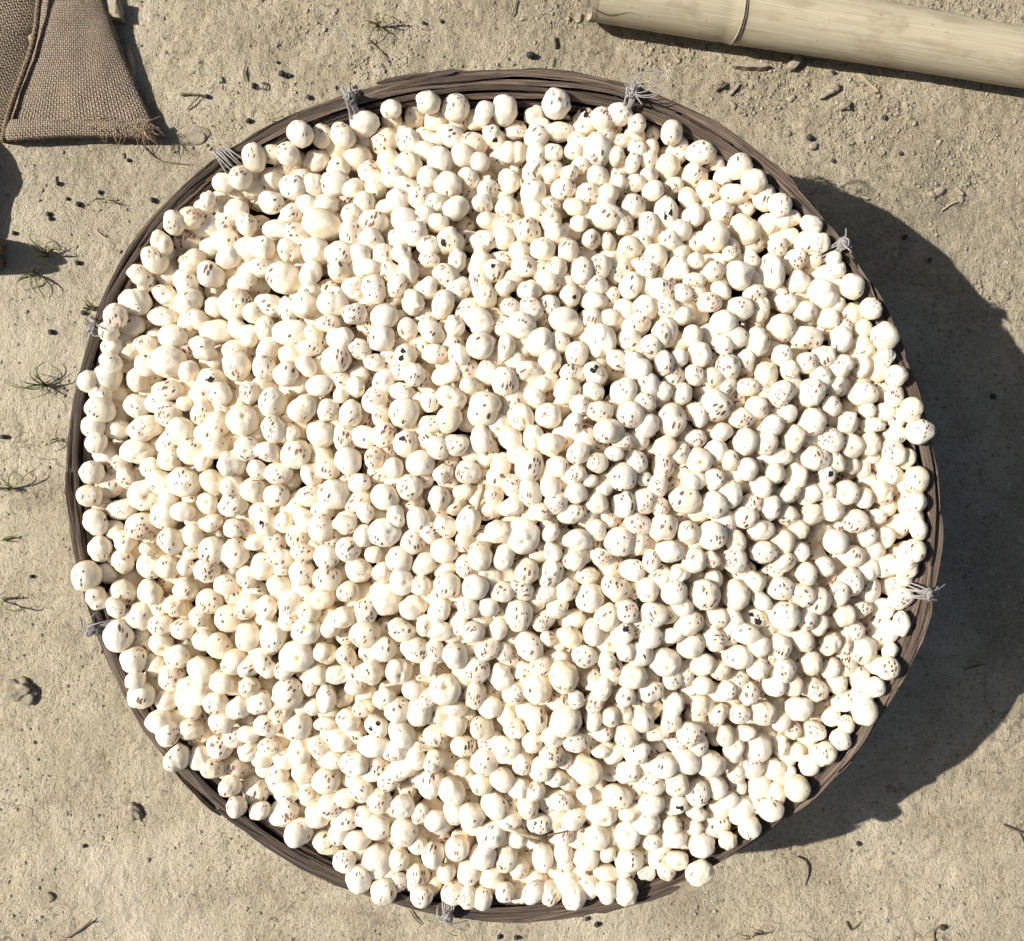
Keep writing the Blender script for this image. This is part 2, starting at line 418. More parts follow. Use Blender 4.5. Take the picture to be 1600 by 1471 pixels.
def strip(name, t0, t1, d0, d1, r0, r1, width, thick, tilt=0.0, taper=0.12, wav=0.0, parent=basket, seed=0, n=None, ragged=0.10, mat=None):
    """A flat split-cane strip that follows the basket wall from angle t0 to t1."""
    rs = random.Random(seed); n = n or max(8, int(abs(t1 - t0) / 0.045)); v = []; f = []; u = []
    ph = [rs.uniform(0, 6.28) for _ in range(4)]; base = rs.uniform(0, 5)
    sec = [(-0.5, -0.35), (-0.42, 0.5), (0.0, 0.62), (0.42, 0.5), (0.5, -0.35), (0.0, -0.5)]
    for i in range(n + 1):
        q = i / n; t = t0 + (t1 - t0) * q
        d = d0 + (d1 - d0) * q + wav * math.sin(9 * t + ph[0]); dr = r0 + (r1 - r0) * q + wav * 0.6 * math.sin(13 * t + ph[1])
        c = wall_pt(t, d, dr); e = wall_pt(t, d + 0.002, dr)
        down = (e - c).normalized(); tan = Vector((-math.sin(t), math.cos(t), 0)); nor = tan.cross(down).normalized()
        if nor.x * math.cos(t) + nor.y * math.sin(t) < 0: nor = -nor
        if tilt:
            R_ = Quaternion(tan, tilt); down = R_ @ down; nor = R_ @ nor
        end = min(1.0, 0.25 + min(q, 1 - q) / max(taper, 1e-3))
        w = width * end * (1 + ragged * math.sin(31 * t + ph[2]) * 0.6 + ragged * math.sin(57 * t + ph[3]) * 0.5 + rs.uniform(-ragged, ragged) * 0.4)
        th = thick * (0.6 + 0.4 * end)
        for (a, b) in sec:
            v.append(c + down * (a * w) + nor * (-b * th if False else b * th)); u.append((base + t * 0.3, a * width + (0.02 if b < 0 else 0)))
    m = len(sec)
    for i in range(n):
        for k in range(m):
            q = (k + 1) % m; f.append((i * m + k, i * m + q, (i + 1) * m + q, (i + 1) * m + k))
    f.append(tuple(range(m))); f.append(tuple(n * m + k for k in reversed(range(m))))
    me = mesh(name, v, f, False, u)
    bm = bmesh.new(); bm.from_mesh(me); bmesh.ops.recalc_face_normals(bm, faces=bm.faces); bm.to_mesh(me); bm.free()
    return link(name, me, mat or M['wood'], parent)

# liner: added dark shell that stops light leaking through the weave, then the base
N_T = 120; v = []; f = []; ds = [0.006 + 0.15 * i / 14 for i in range(15)]
for side in (0, 1):
    for d in ds:
        for k in range(N_T):
            v.append(wall_pt(2 * PI * k / N_T, d, -0.0085 + (0.0012 if side else 0.0)))
nd = len(ds)
for side in (0, 1):
    o_ = side * nd * N_T
    for i in range(nd - 1):
        for k in range(N_T):
            q = (k + 1) % N_T; a = (o_ + i * N_T + k, o_ + i * N_T + q, o_ + (i + 1) * N_T + q, o_ + (i + 1) * N_T + k)
            f.append(a if side else a[::-1])
for k in range(N_T):
    q = (k + 1) % N_T; f.append((k, q, nd * N_T + q, nd * N_T + k))
link('dark_backing_shell', mesh('dark_backing_shell', v, f), M['liner'], basket)
v = []; f = []
for z in (0.0045, 0.0105):
    v.append(Vector((CX, CY, z)))
    for k in range(N_T):
        p = wall_pt(2 * PI * k / N_T, 0.153, -0.006); v.append(Vector((p.x, p.y, z)))
m_ = N_T + 1
for k in range(N_T):
    q = (k + 1) % N_T
    f += [(0, 1 + q, 1 + k), (m_, m_ + 1 + k, m_ + 1 + q), (1 + k, 1 + q, m_ + 1 + q, m_ + 1 + k)]
link('base', mesh('base', v, f, False), M['liner'], basket)
# upright ribs outside
for k in range(44):
    t = 2 * PI * k / 44 + random.uniform(-0.02, 0.02)
    path = [wall_pt(t, 0.004 + 0.148 * i / 9, -0.0055) for i in range(10)]
    vv, ff, uu = tube(path, [0.0024] * 10, 5); link('rib', mesh('rib', vv, ff, True, uu), M['wood'], basket)
# weavers, row below row
row = 0; d = 0.0095; sd = 100
while d < 0.150:
    arcs = 5 if d < 0.07 else 3; off = random.uniform(0, 2 * PI)
    for a in range(arcs):
        t0 = off + 2 * PI * a / arcs; t1 = t0 + 2 * PI / arcs + random.uniform(0.05, 0.22)
        sd += 1
        drift = random.uniform(-0.002, 0.002)
        strip('weaver_strip', t0, t1, d - drift, d + drift, -0.0118 + random.uniform(-0.0012, 0.0012), -0.0118 + random.uniform(-0.0012, 0.0012),
              random.uniform(0.0032, 0.0047), 0.0020, random.uniform(0.25, 0.8), 0.06, 0.0006, seed=sd)
        strip('weaver_strip', t0 + 0.3, t1 + 0.3, d, d, -0.0030, -0.0030, 0.0066, 0.0022, 0.0, 0.06, 0.0004, seed=sd + 500, n=40)
    d += 0.0058 if d < 0.07 else 0.0085; row += 1
# the rim: bundles of longer, heavier strips lying over one another
def ring(arcs, d, dr, width, thick, tilt, over, wob, seed0, drj):
    off = random.uniform(0, 2 * PI)
    cuts = sorted(off + 2 * PI * (a + random.uniform(-0.28, 0.28)) / arcs for a in range(arcs))
    for a in range(arcs):
        t0 = cuts[a]; t1 = (cuts[a + 1] if a + 1 < arcs else cuts[0] + 2 * PI) + over * random.uniform(0.5, 1.3)
        strip('rim_strip', t0, t1, d + random.uniform(-0.001, 0.001), d + random.uniform(-0.001, 0.001), dr + random.uniform(-drj, drj), dr + random.uniform(-drj, drj),
              width * random.uniform(0.85, 1.15), thick, tilt + random.uniform(-0.15, 0.15), 0.10, wob, seed=seed0 + a, ragged=0.2)
ring(5, 0.0062, -0.0012, 0.0110, 0.0020, 0.04, 0.20, 0.0004, 2000, 0.0004)
for q_, (dr_, d_, w_, tl_) in enumerate(((-0.0030, 0.0012, 0.0034, 0.9), (-0.0056, -0.0004, 0.0036, 1.2), (-0.0082, 0.0010, 0.0034, 1.0), (-0.0106, 0.0042, 0.0034, 0.7), (-0.0122, 0.0075, 0.0036, 0.5))):
    ring(7, d_, dr_, w_, 0.0020, tl_, 0.30, 0.0009, 2100 + 20 * q_, 0.0010)
for k in range(8):      # strips that cross the rim slantwise from inside to outside
    t0 = 2 * PI * k / 8 + random.uniform(-0.2, 0.2); dt = random.uniform(0.35, 0.6)
    flip = random.random() < 0.5
    strip('rim_strip', t0, t0 + dt, 0.0050 if flip else -0.0025, -0.0025 if flip else 0.0050, -0.0120 if flip else -0.0026, -0.0026 if flip else -0.0120,
          random.uniform(0.0030, 0.0048), 0.0020, 0.9, 0.10, 0.0005, seed=2500 + k, ragged=0.22)
for (u_, v_) in ((1462, 872), (1440, 1020), (1392, 500), (1420, 1000), (655, 122), (1000, 1412), (300, 1225), (1290, 1225)):   # splintered ends standing off the rim
    t0 = ang(u_, v_); strip('rim_strip', t0 - 0.11, t0 + 0.10, 0.0, 0.001, -0.0022, 0.0006, 0.0045, 0.0018, 0.4, 0.12, 0.0, seed=int(u_), ragged=0.25)

# grey string ties
TIES = [(547, 155, 'two long straps of string'), (985, 148, 'bow'), (1318, 380, ''), (1447, 926, ''), (700, 1432, 'hang'), (146, 985, 'hang'), (357, 253, 'wrap'), (143, 512, '')]
def make_tie(u_, v_, style, sd):
    rs = random.Random(sd); t = ang(u_, v_); tan = Vector((-math.sin(t), math.cos(t), 0)); out = Vector((math.cos(t), math.sin(t), 0)); up = Vector((0, 0, 1))
    c = wall_pt(t, 0.003, -0.0068)
    mb = MB(); nl = 7 if style == 'wrap' else 6
    for k in range(nl):
        s0 = (k - nl / 2) * (0.0013 if style != 'wrap' else 0.0017) + rs.uniform(-0.0006, 0.0006); sk = rs.uniform(-0.003, 0.003)
        path = []
        for i in range(18):
            a = 2 * PI * i / 18
            hi = 0.0098 + rs.uniform(-0.0003, 0.0003); lo = 0.017
            path.append(c + out * ((0.0100 + 0.0004 * k % 3) * math.cos(a)) + up * ((hi if math.sin(a) > 0 else lo) * math.sin(a)) + tan * (s0 + sk * math.cos(a)))
        mb.add(*tube(path, 0.0006, 5, True))
    tie = mb.build('string_tie', M['string'], basket)
    kn = MB(); kc = c + up * 0.0115 + out * rs.uniform(-0.001, 0.004)
    for k in range(18):
        ax = Vector((rs.gauss(0, 1), rs.gauss(0, 1), rs.gauss(0, 1))).normalized(); b = ax.orthogonal().normalized(); e = ax.cross(b); r = rs.uniform(0.0014, 0.0042)
        a0 = rs.uniform(0, 6.28)
        kn.add(*tube([kc + (b * math.cos(a0 + 0.5 * i) + e * math.sin(a0 + 0.5 * i)) * r + ax * rs.uniform(-0.0006, 0.0006) for i in range(11)], 0.00055, 5))
    if style != 'wrap': kn.build('knot', M['string'], tie)
    ne = {'wrap': 1, 'bow': 3, 'hang': 8}.get(style, 5)
    for k in range(ne):
        L = rs.uniform(0.006, 0.016); dirn = (out * rs.uniform(-0.7, 1.2) + tan * rs.gauss(0, 0.9) + up * rs.uniform(-0.1, 0.35)).normalized(); p = kc.copy(); path = [p.copy()]
        if style == 'hang' and k < 7: dirn = (out * 1.2 + tan * rs.uniform(-0.7, 0.7)).normalized(); L = rs.uniform(0.012, 0.024)
        cur = Vector((rs.gauss(0, 1), rs.gauss(0, 1), rs.gauss(0, 0.5))) * 0.42
        for i in range(8):
            p = p + dirn * (L / 8); dirn = (dirn + cur * 0.7 + Vector((0, 0, -0.14 if style == 'hang' else -0.04))).normalized(); path.append(p.copy())
        r = rs.choice((0.00022, 0.0003, 0.0006)); mbx = MB(); mbx.add(*tube(path, [r] * 8 + [r * 0.5], 5)); mbx.build('loose_end', M['string'], tie)
    if style == 'bow':
        for (ra, sgn, w) in ((0.026, 1, 0.55), (0.019, 1, 0.2), (0.022, 1, 0.9)):
            ax = (out * w - tan * 0.9).normalized(); sd_ = ax.cross(up)
            path = [kc + ax * (ra * 0.5 * (1 - math.cos(a))) + sd_ * (ra * 0.28 * math.sin(a)) + up * (0.002 + 0.004 * math.sin(a / 2)) for a in [2 * PI * i / 20 for i in range(21)]]
            mbx = MB(); mbx.add(*tube(path, 0.0004, 5)); mbx.build('string_loop', M['string'], tie)
    if style.startswith('two'):
        for s0 in (-0.004, 0.006):
            path = [kc + tan * (s0 * i / 7 * 1.6) - out * (0.003 * i) - up * (0.0042 * max(0, i - 0.5)) for i in range(8)]
            mbx = MB(); mbx.add(*tube(path, [0.0013] * 8, 6)); mbx.build('string_strap', M['string'], tie)
for i_, (u_, v_, st_) in enumerate(TIES): make_tie(u_, v_, st_, 900 + i_)

# ------------------------------------------------------------------ popped seeds
# u v height(0.1 mm) half-axes(0.1 px) turn(deg) look
SEEDS = """\
759 639 2065 286 286 0t;914 1205 1852 300 270 0t;819 839 2116 275 296 0h;1206 424 1700 241 313 -20p;502 351 1698 328 246 20p;603 934 2027 297 287 0t;1114 1188 1758 330 250 0t;288 752 1786 282 262 -20f;262 565 1692 299 261 0p;445 435 1740 303 252 30f;883 1127 1977 272 272 0p;879 1058 2000 253 269 0d;\
379 658 1920 258 258 0h;938 533 1927 249 280 0t;185 994 1680 241 269 0p;464 1025 1890 280 249 0h;695 1077 1968 258 258 0h;886 503 1911 292 251 0t;1101 929 1958 257 251 0f;450 1084 1799 248 268 20f;1117 634 1901 270 260 30f;228 671 1658 310 229 0d;475 637 1961 257 246 0f;522 773 1995 257 246 0f;\
1049 657 1982 237 278 0f;285 671 1757 272 272 30f;222 774 1658 292 251 0h;1165 358 1650 225 276 -20p;498 680 1947 246 257 30t;947 339 1749 296 215 10f;370 477 1692 272 272 0f;827 729 2118 236 266 10f;631 646 2022 249 245 0f;810 961 2020 225 276 0f;1285 462 1667 270 257 0t;1038 1035 1906 266 236 0h;\
825 1010 1976 249 245 0f;1226 963 1849 245 245 0f;671 1229 1750 248 276 0d;589 1345 1613 258 278 0h;932 236 1595 237 278 0f;601 833 2067 266 236 0h;769 1304 1714 246 260 0f;754 541 2036 255 234 0h;869 163 1620 233 243 0f;453 521 1862 327 206 0t;968 847 2012 245 245 0f;135 900 1710 233 243 0f;\
734 817 2076 220 275 0p;1190 868 1854 255 234 0f;749 503 1993 257 246 0t;1071 781 1993 264 224 0f;963 919 2001 244 240 0d;1150 930 1903 222 253 0p;463 710 1941 243 233 0f;427 631 1952 233 243 20f;571 990 1961 266 236 20f;521 471 1915 255 234 0t;326 431 1634 250 225 0f;469 213 1680 222 246 0f;\
1269 614 1804 233 243 0f;1094 1360 1710 237 228 0d;840 1075 1972 234 255 0p;214 709 1627 287 226 0h;972 609 2057 238 232 0f;950 675 2118 262 211 -10p;212 472 1620 268 212 10p;526 563 1956 243 233 0d;1037 520 1939 224 264 0f;1037 1193 1821 249 229 0f;921 934 1987 233 248 0f;1118 369 1703 210 251 -10p;\
582 454 1945 211 262 0f;1112 837 1976 243 233 0f;598 1396 1710 226 232 0f;789 597 2046 221 241 0d;315 1046 1721 231 248 0p;370 572 1808 223 236 0d;1222 513 1778 236 223 0p;361 720 1905 245 245 0f;972 745 2069 242 226 0f;707 1234 1778 213 255 0h;427 994 1890 221 241 0p;706 622 2071 253 222 0h;\
649 1017 2022 243 233 0f;467 1302 1640 225 225 0p;1155 432 1782 231 231 0t;1036 824 2011 238 232 0f;512 1217 1690 241 227 0f;446 1270 1560 264 230 -25f;534 210 1640 252 200 34f;1260 528 1762 274 197 -15d;492 394 1759 248 236 0h;220 822 1672 251 210 -20d;152 815 1650 239 209 20t;266 847 1752 219 229 0f;\
995 573 2008 233 248 0t;783 1056 1955 221 241 0t;1274 717 1767 241 221 -20f;815 509 1981 241 221 30f;476 480 1851 209 239 0p;966 1243 1782 256 207 0f;274 1183 1710 227 220 0f;1382 526 1710 222 230 0p;1155 478 1818 233 243 0t;368 865 1816 221 241 0d;577 1054 1898 231 231 0d;220 962 1636 243 233 0f;\
565 892 2050 260 199 0t;1116 790 1971 219 229 0f;647 477 1943 198 249 -40t;711 1026 2037 219 229 0p;555 1195 1758 239 211 0d;1040 334 1647 201 283 -5b;570 194 1590 244 208 0t;1436 675 1710 243 202 -10f;749 869 2107 209 239 0f;1078 1146 1822 229 219 0f;712 169 1570 219 219 0f;985 648 2076 226 222 -25d;\
703 379 1820 234 234 0b;1269 660 1801 229 219 0p;910 191 1490 242 256 0b;1095 239 1600 250 191 -4f;1153 1027 1857 252 198 0p;435 777 1912 239 209 0f;601 777 2063 235 208 20f;632 1300 1689 219 231 0p;1183 535 1821 210 248 0p;699 914 2088 218 218 0f;631 695 2049 239 209 -30b;844 535 1976 231 231 0p;\
788 172 1530 208 244 0p;427 672 1958 219 229 0f;772 1259 1787 225 225 0p;684 781 2052 218 218 0p;388 996 1832 220 227 0p;941 1269 1749 256 207 10h;791 1172 1893 225 225 0f;465 1135 1728 229 219 0f;730 736 2055 228 207 0d;544 720 1982 214 229 0p;589 1292 1668 229 209 0f;548 646 1953 209 239 35p;\
479 986 1939 241 221 0h;779 829 2111 229 219 -20p;1248 1105 1664 239 208 0p;397 247 1680 194 241 0f;1351 1112 1690 206 228 0p;1349 616 1687 242 197 0f;358 967 1773 241 221 -30f;987 446 1805 193 248 10t;886 612 2042 221 241 20f;210 1030 1670 219 219 0p;1022 961 1994 208 231 -59d;682 1289 1725 211 239 0t;\
628 1146 1856 199 260 -30p;1241 686 1829 207 228 0h;399 1233 1542 223 247 0f;296 472 1645 230 222 0p;340 518 1707 284 183 0p;757 1189 1849 225 225 0f;157 641 1690 239 209 20f;988 1056 1956 239 209 0h;657 724 2063 228 207 0p;501 825 2003 207 228 0f;347 616 1828 237 196 0p;981 1303 1707 205 245 0h;\
721 453 1914 241 221 0t;533 528 1958 239 209 0t;1286 1177 1680 212 219 0f;1101 1037 1859 261 204 0t;1183 1168 1663 228 237 0f;624 876 2057 219 229 0f;536 961 1987 222 213 0p;426 473 1751 264 224 30f;509 873 2023 229 219 0p;877 1249 1778 243 193 0f;1206 793 1836 237 225 0f;857 650 2078 216 206 0f;\
982 390 1749 213 217 0d;561 1373 1690 208 216 0p;1305 845 1721 206 216 30t;596 529 1966 217 213 0p;641 762 2061 216 206 0f;1075 972 1940 242 226 0f;694 861 2070 228 207 10p;488 430 1805 196 237 0p;316 545 1718 227 201 0t;332 860 1797 219 229 0d;744 1046 1988 219 229 0d;814 653 2062 207 228 -30f;\
364 788 1876 239 209 20t;743 918 2108 216 206 0p;692 477 1945 191 232 -10p;717 694 2064 228 207 20d;627 982 2012 239 209 10d;1200 582 1838 201 227 0p;1053 925 2006 223 223 0f;688 251 1612 207 230 0p;737 1274 1765 223 208 0p;231 888 1694 229 219 0p;700 291 1692 221 232 0p;288 805 1793 216 206 0t;\
972 789 2034 206 216 0p;623 1050 1967 216 206 0h;556 494 1961 211 205 0f;425 322 1637 205 217 0f;1131 504 1859 233 208 0p;712 329 1745 219 219 0p;1345 1015 1611 243 234 0f;512 1319 1600 248 212 0f;860 896 2032 198 249 25f;823 362 1779 224 220 0f;1246 1232 1690 204 210 0p;1165 690 1907 200 226 10p;\
933 1309 1681 212 208 0p;654 1371 1616 227 241 0f;1098 1322 1680 222 202 0f;983 1344 1642 227 191 0f;511 1090 1802 184 235 15p;438 869 1910 226 195 20d;1337 815 1686 215 198 0d;1220 1013 1833 195 227 0d;449 585 1933 216 206 20f;372 1108 1768 207 217 0f;902 842 2049 237 196 0t;1220 616 1849 184 235 30f;\
534 398 1820 270 212 0f;1322 771 1709 217 213 0h;1328 909 1681 215 236 0f;646 950 2044 228 207 0p;786 1218 1847 190 235 -51p;601 495 1962 226 195 -20p;1071 1190 1798 258 196 21p;328 940 1732 216 206 0d;1191 1114 1729 210 204 0f;1076 830 2005 195 221 -3f;157 858 1650 194 214 0p;1136 574 1869 219 229 0f;\
898 873 2019 249 198 0p;675 518 1977 235 184 20f;512 905 2020 238 201 -9d;982 956 2006 237 196 10f;544 859 2054 206 216 0f;802 241 1571 228 193 0t;909 424 1837 195 226 0f;1090 1239 1728 202 222 0f;559 248 1543 232 221 0f;1432 750 1680 194 214 0p;263 611 1703 255 174 0f;1298 1004 1706 211 211 0p;\
914 1338 1619 224 214 20p;701 656 2073 203 228 47p;345 1010 1763 238 212 45p;242 406 1680 198 229 -36d;1361 921 1605 217 245 0f;411 577 1878 194 214 0p;236 924 1679 206 216 0p;585 1165 1812 264 180 0p;1156 1266 1620 241 251 20p;1187 831 1859 249 198 -20t;1208 1076 1765 211 211 0p;752 687 2061 184 230 0p;\
1091 720 1959 228 207 0h;459 294 1613 217 205 0f;539 816 2044 204 204 0p;1080 1009 1895 239 209 -30p;1297 688 1748 226 206 26f;755 1338 1658 214 221 29p;1394 739 1649 229 219 0t;523 288 1609 257 210 0p;1275 1139 1596 216 193 0d;949 965 2001 207 228 29d;1050 206 1630 203 197 -30p;1220 920 1846 225 190 0f;\
1421 641 1700 204 204 0f;1046 862 2024 238 177 5p;823 893 2071 194 214 0f;270 526 1676 231 193 0p;789 871 2109 194 214 0h;742 1085 1937 183 240 0d;1250 930 1821 198 252 -58h;1386 1044 1700 205 194 0f;1033 571 1986 192 241 0f;932 585 2018 213 217 0b;365 1033 1801 227 220 0p;978 1394 1700 194 210 10p;\
622 1109 1904 217 216 -56d;181 494 1700 207 208 0f;848 390 1838 215 191 0p;828 771 2132 182 246 -20d;998 820 2011 186 243 -40d;221 1087 1690 217 207 0f;1331 448 1690 190 208 0p;472 895 1972 204 204 0f;752 1137 1884 198 210 0f;838 1124 1965 183 224 0f;578 376 1826 223 214 0t;1396 708 1665 206 219 0f;\
528 429 1869 206 216 0t;1093 554 1917 194 214 0h;1148 875 1918 194 214 0f;1273 1078 1670 203 203 0d;184 671 1591 214 194 0p;257 463 1597 231 193 10p;1056 1101 1849 194 214 0p;981 1204 1827 217 213 0p;1088 274 1516 228 207 20f;818 419 1872 214 194 0f;675 1336 1677 192 220 0d;979 1150 1887 213 199 22f;\
419 709 1943 235 184 0f;656 1112 1913 209 244 15f;1156 263 1680 198 215 0d;1165 989 1878 266 175 20f;246 1126 1690 223 196 0p;567 683 1982 246 185 20p;253 497 1634 242 179 0f;1099 1105 1815 214 194 0t;278 1026 1665 205 205 0f;831 267 1621 245 200 -48h;495 251 1552 215 191 0p;1330 869 1685 238 177 5f;\
1406 937 1620 202 192 0d;848 1340 1621 173 228 0p;396 766 1904 204 204 0p;628 1261 1719 205 196 0p;860 569 1991 196 237 10h;873 209 1525 255 174 0f;1056 1224 1786 213 213 0h;687 956 2082 189 213 0p;353 910 1769 194 214 0f;301 706 1799 239 209 10f;1195 696 1884 190 235 17f;1008 482 1875 206 216 20f;\
416 950 1876 192 202 0t;988 891 2015 209 193 0p;1314 531 1708 191 216 0p;592 1251 1714 206 206 0d;507 1022 1892 192 202 0t;228 535 1641 204 204 0d;290 924 1713 202 192 0f;469 1174 1676 199 249 10h;894 805 2098 255 174 5f;1223 1047 1789 220 198 -48f;1146 309 1565 229 214 0f;932 476 1851 249 198 0t;\
994 1174 1857 229 203 0t;1007 783 2013 206 216 0d;192 926 1622 213 222 0f;1108 475 1869 212 181 0d;891 995 1990 212 181 0p;454 942 1940 195 226 0f;833 301 1681 205 217 0p;1043 260 1543 204 204 0p;1085 876 2002 197 207 13p;414 821 1884 183 224 0b;728 952 2099 202 192 0f;1164 809 1904 224 183 0d;\
897 666 2119 175 222 0f;1178 284 1690 203 198 0p;695 588 2051 252 161 -15f;590 1134 1849 202 192 0b;411 885 1861 195 226 0d;330 596 1779 233 208 0b;499 603 1955 221 170 -10p;589 290 1613 193 228 0p;357 402 1642 209 199 0p;752 1229 1815 191 213 0f;664 881 2063 202 192 0p;756 379 1791 228 193 0t;\
538 1281 1647 244 188 0f;913 1026 2009 207 181 0d;600 1014 1959 197 203 0p;406 1096 1788 205 205 0p;897 1402 1700 191 194 0p;600 680 2012 205 207 27d;602 222 1524 242 207 -24f;795 285 1641 177 212 0p;1362 480 1700 188 196 0f;639 259 1605 227 220 -12p;584 348 1768 241 194 0f;349 1064 1777 203 193 0p;\
681 1189 1800 204 190 0f;1312 574 1736 227 201 0p;269 1058 1648 208 225 0d;714 1326 1698 194 188 0f;860 695 2123 202 192 0p;190 799 1607 237 196 0f;1417 883 1670 216 202 51f;324 891 1761 216 206 0f;626 1341 1646 196 205 0f;1265 567 1794 228 177 0d;772 216 1534 189 201 0b;1191 486 1781 183 224 0f;\
1129 332 1621 188 203 39d;618 446 1935 172 233 20t;1037 699 1998 189 213 45d;1209 744 1857 194 214 0t;974 988 2001 194 214 20b;1243 744 1803 194 214 0t;827 582 2019 186 219 56d;1380 769 1652 183 224 0d;1107 301 1555 202 192 0p;1267 1036 1736 180 199 0p;536 1347 1680 203 183 0f;144 739 1660 190 190 0p;\
904 709 2147 191 195 0p;1221 846 1809 211 205 0p;790 1342 1632 217 183 -46d;385 388 1657 230 185 -53t;1204 1265 1700 196 183 0p;449 1236 1582 216 196 44f;1024 402 1746 194 214 0p;1186 763 1886 202 192 0t;762 1014 2013 216 184 -33d;967 179 1610 217 182 0f;897 1278 1712 209 189 0p;435 740 1925 233 172 0f;\
394 294 1573 246 222 0p;934 783 2078 191 195 0h;698 431 1889 234 188 33d;724 1165 1843 203 183 0f;453 391 1709 203 203 0f;263 717 1721 202 192 0p;419 544 1838 189 217 23p;386 948 1818 231 179 -51f;1323 664 1723 218 177 -58h;1219 322 1700 185 193 0f;901 555 1961 184 235 10f;1016 1080 1901 221 170 -20f;\
545 1024 1905 195 191 0f;218 429 1680 206 181 0f;474 811 1957 209 223 -11h;895 326 1758 221 170 0t;638 222 1538 204 211 0d;600 597 1969 183 224 20p;272 348 1680 180 200 0d;334 752 1867 214 194 0p;156 933 1690 203 197 0d;1411 978 1680 147 238 0p;989 323 1685 191 195 0d;586 625 1965 186 232 37d;\
828 1262 1777 199 199 0f;670 160 1640 199 176 0f;798 686 2070 212 181 40p;626 1202 1778 236 194 -15t;1087 649 1932 194 214 0t;1171 1293 1700 189 185 0d;344 1167 1645 215 195 0d;503 934 1997 214 194 0h;1140 773 1927 196 237 0p;1010 1285 1731 222 202 0p;797 1282 1746 182 240 -54t;1277 940 1783 214 229 0f;\
386 701 1934 197 201 -60h;1034 457 1849 206 216 0f;172 758 1567 228 207 0p;645 847 2058 194 199 -35d;947 1075 1992 170 221 20t;565 1236 1721 182 206 -59d;767 1371 1587 232 226 0t;342 663 1865 194 214 0f;419 1133 1727 224 183 20d;1013 353 1693 170 221 0d;851 973 1985 203 186 -18d;1060 419 1796 180 200 0p;\
513 729 1957 204 204 0f;1119 1291 1597 234 204 0t;294 376 1541 231 193 0f;927 988 2000 170 221 0p;705 214 1535 230 175 29f;405 1264 1640 198 177 -59p;1247 442 1672 185 195 9p;1012 922 2019 180 200 0f;318 644 1802 194 214 0f;804 1139 1925 208 173 27d;1116 999 1885 203 184 52f;861 1395 1650 199 199 0f;\
544 1124 1800 200 180 30f;1036 729 2000 181 212 0d;861 1182 1913 211 201 0f;981 531 1943 200 180 20f;733 1364 1624 190 204 0f;766 344 1735 215 191 0p;192 877 1634 180 200 0f;653 812 2057 192 202 0f;680 552 2012 199 173 10p;1191 308 1620 219 229 0f;759 464 1936 180 200 0f;789 544 2023 170 221 0f;\
1307 929 1727 194 214 0f;992 721 2056 202 192 0f;301 410 1588 219 206 0f;798 793 2115 206 171 0d;1016 995 1969 202 192 0f;141 774 1680 189 178 0f;387 351 1636 174 199 0f;936 642 2101 233 172 0f;1018 1225 1812 216 167 20f;722 244 1599 189 201 0p;838 216 1531 199 211 35f;1003 1124 1880 181 212 -20p;\
1233 776 1801 241 188 -25d;1299 796 1722 202 192 0p;516 1259 1653 215 202 32f;573 955 2000 216 207 -25d;347 1128 1724 215 195 0d;647 586 2009 185 185 0f;559 1309 1629 220 192 0p;633 344 1794 227 198 18f;1331 697 1708 202 192 0f;1346 544 1668 209 194 37p;1119 965 1911 193 194 -40t;474 1204 1651 185 219 0p;\
360 1201 1584 268 193 0f;214 635 1648 202 192 0h;1135 1081 1819 178 189 0f;376 278 1690 178 191 7d;582 715 2018 178 189 0d;304 837 1799 190 190 0p;805 1084 1946 200 200 -59d;1229 473 1731 189 178 0f;262 886 1730 190 190 0p;1081 337 1633 190 190 0t;600 1090 1901 191 195 0f;766 1104 1916 196 196 0p;\
994 510 1884 251 195 -32d;1158 654 1890 210 169 0d;263 1147 1700 194 194 0d;563 756 2027 198 168 0p;337 698 1871 204 202 27f;684 700 2065 200 180 40p;717 556 2043 168 198 -20p;834 685 2094 175 218 -5h;1241 408 1631 235 182 -53d;1182 638 1874 190 190 0d;1018 1257 1774 216 167 0p;1011 665 2040 192 202 0p;\
499 1169 1711 175 217 0d;526 1056 1853 215 162 -13h;755 177 1570 159 207 32t;627 909 2048 201 224 -39h;886 921 1993 198 198 23d;860 1152 1951 214 211 -49t;298 342 1640 205 191 0d;337 1099 1749 202 185 0f;488 744 1943 193 204 -9h;431 360 1671 233 151 0p;1265 804 1753 220 176 -16t;437 915 1910 210 169 20p;\
631 394 1873 200 184 0h;908 637 2089 204 202 35d;252 977 1656 202 192 0f;898 773 2125 200 180 -30p;634 555 1980 185 185 0b;296 1140 1655 218 167 0p;681 1149 1854 200 180 0d;637 423 1906 170 221 -10p;314 1080 1719 223 197 -52t;949 1368 1600 241 181 20p;416 1040 1858 180 200 0t;1254 1000 1797 174 198 -42p;\
1318 962 1691 178 189 0p;363 757 1894 190 210 -6d;1114 424 1805 185 172 0d;785 925 2080 198 168 0d;1170 1084 1794 165 197 0d;513 641 1951 190 188 -17d;756 1403 1680 194 188 0f;256 806 1708 207 218 -3f;1015 544 1970 183 230 28d;739 987 2066 189 178 0d;934 725 2128 178 184 0f;539 684 1940 198 248 -10d;\
880 296 1702 200 180 0f;1429 861 1700 184 184 0f;1199 347 1595 207 228 0f;326 788 1847 189 178 0h;738 226 1541 241 194 0d;1056 1342 1660 187 191 0h;332 1203 1670 179 191 0f;370 327 1593 202 189 0f;659 1401 1700 182 172 0f;1129 677 1915 198 168 0p;1184 1044 1830 179 188 0p;553 455 1903 231 212 -26d;\
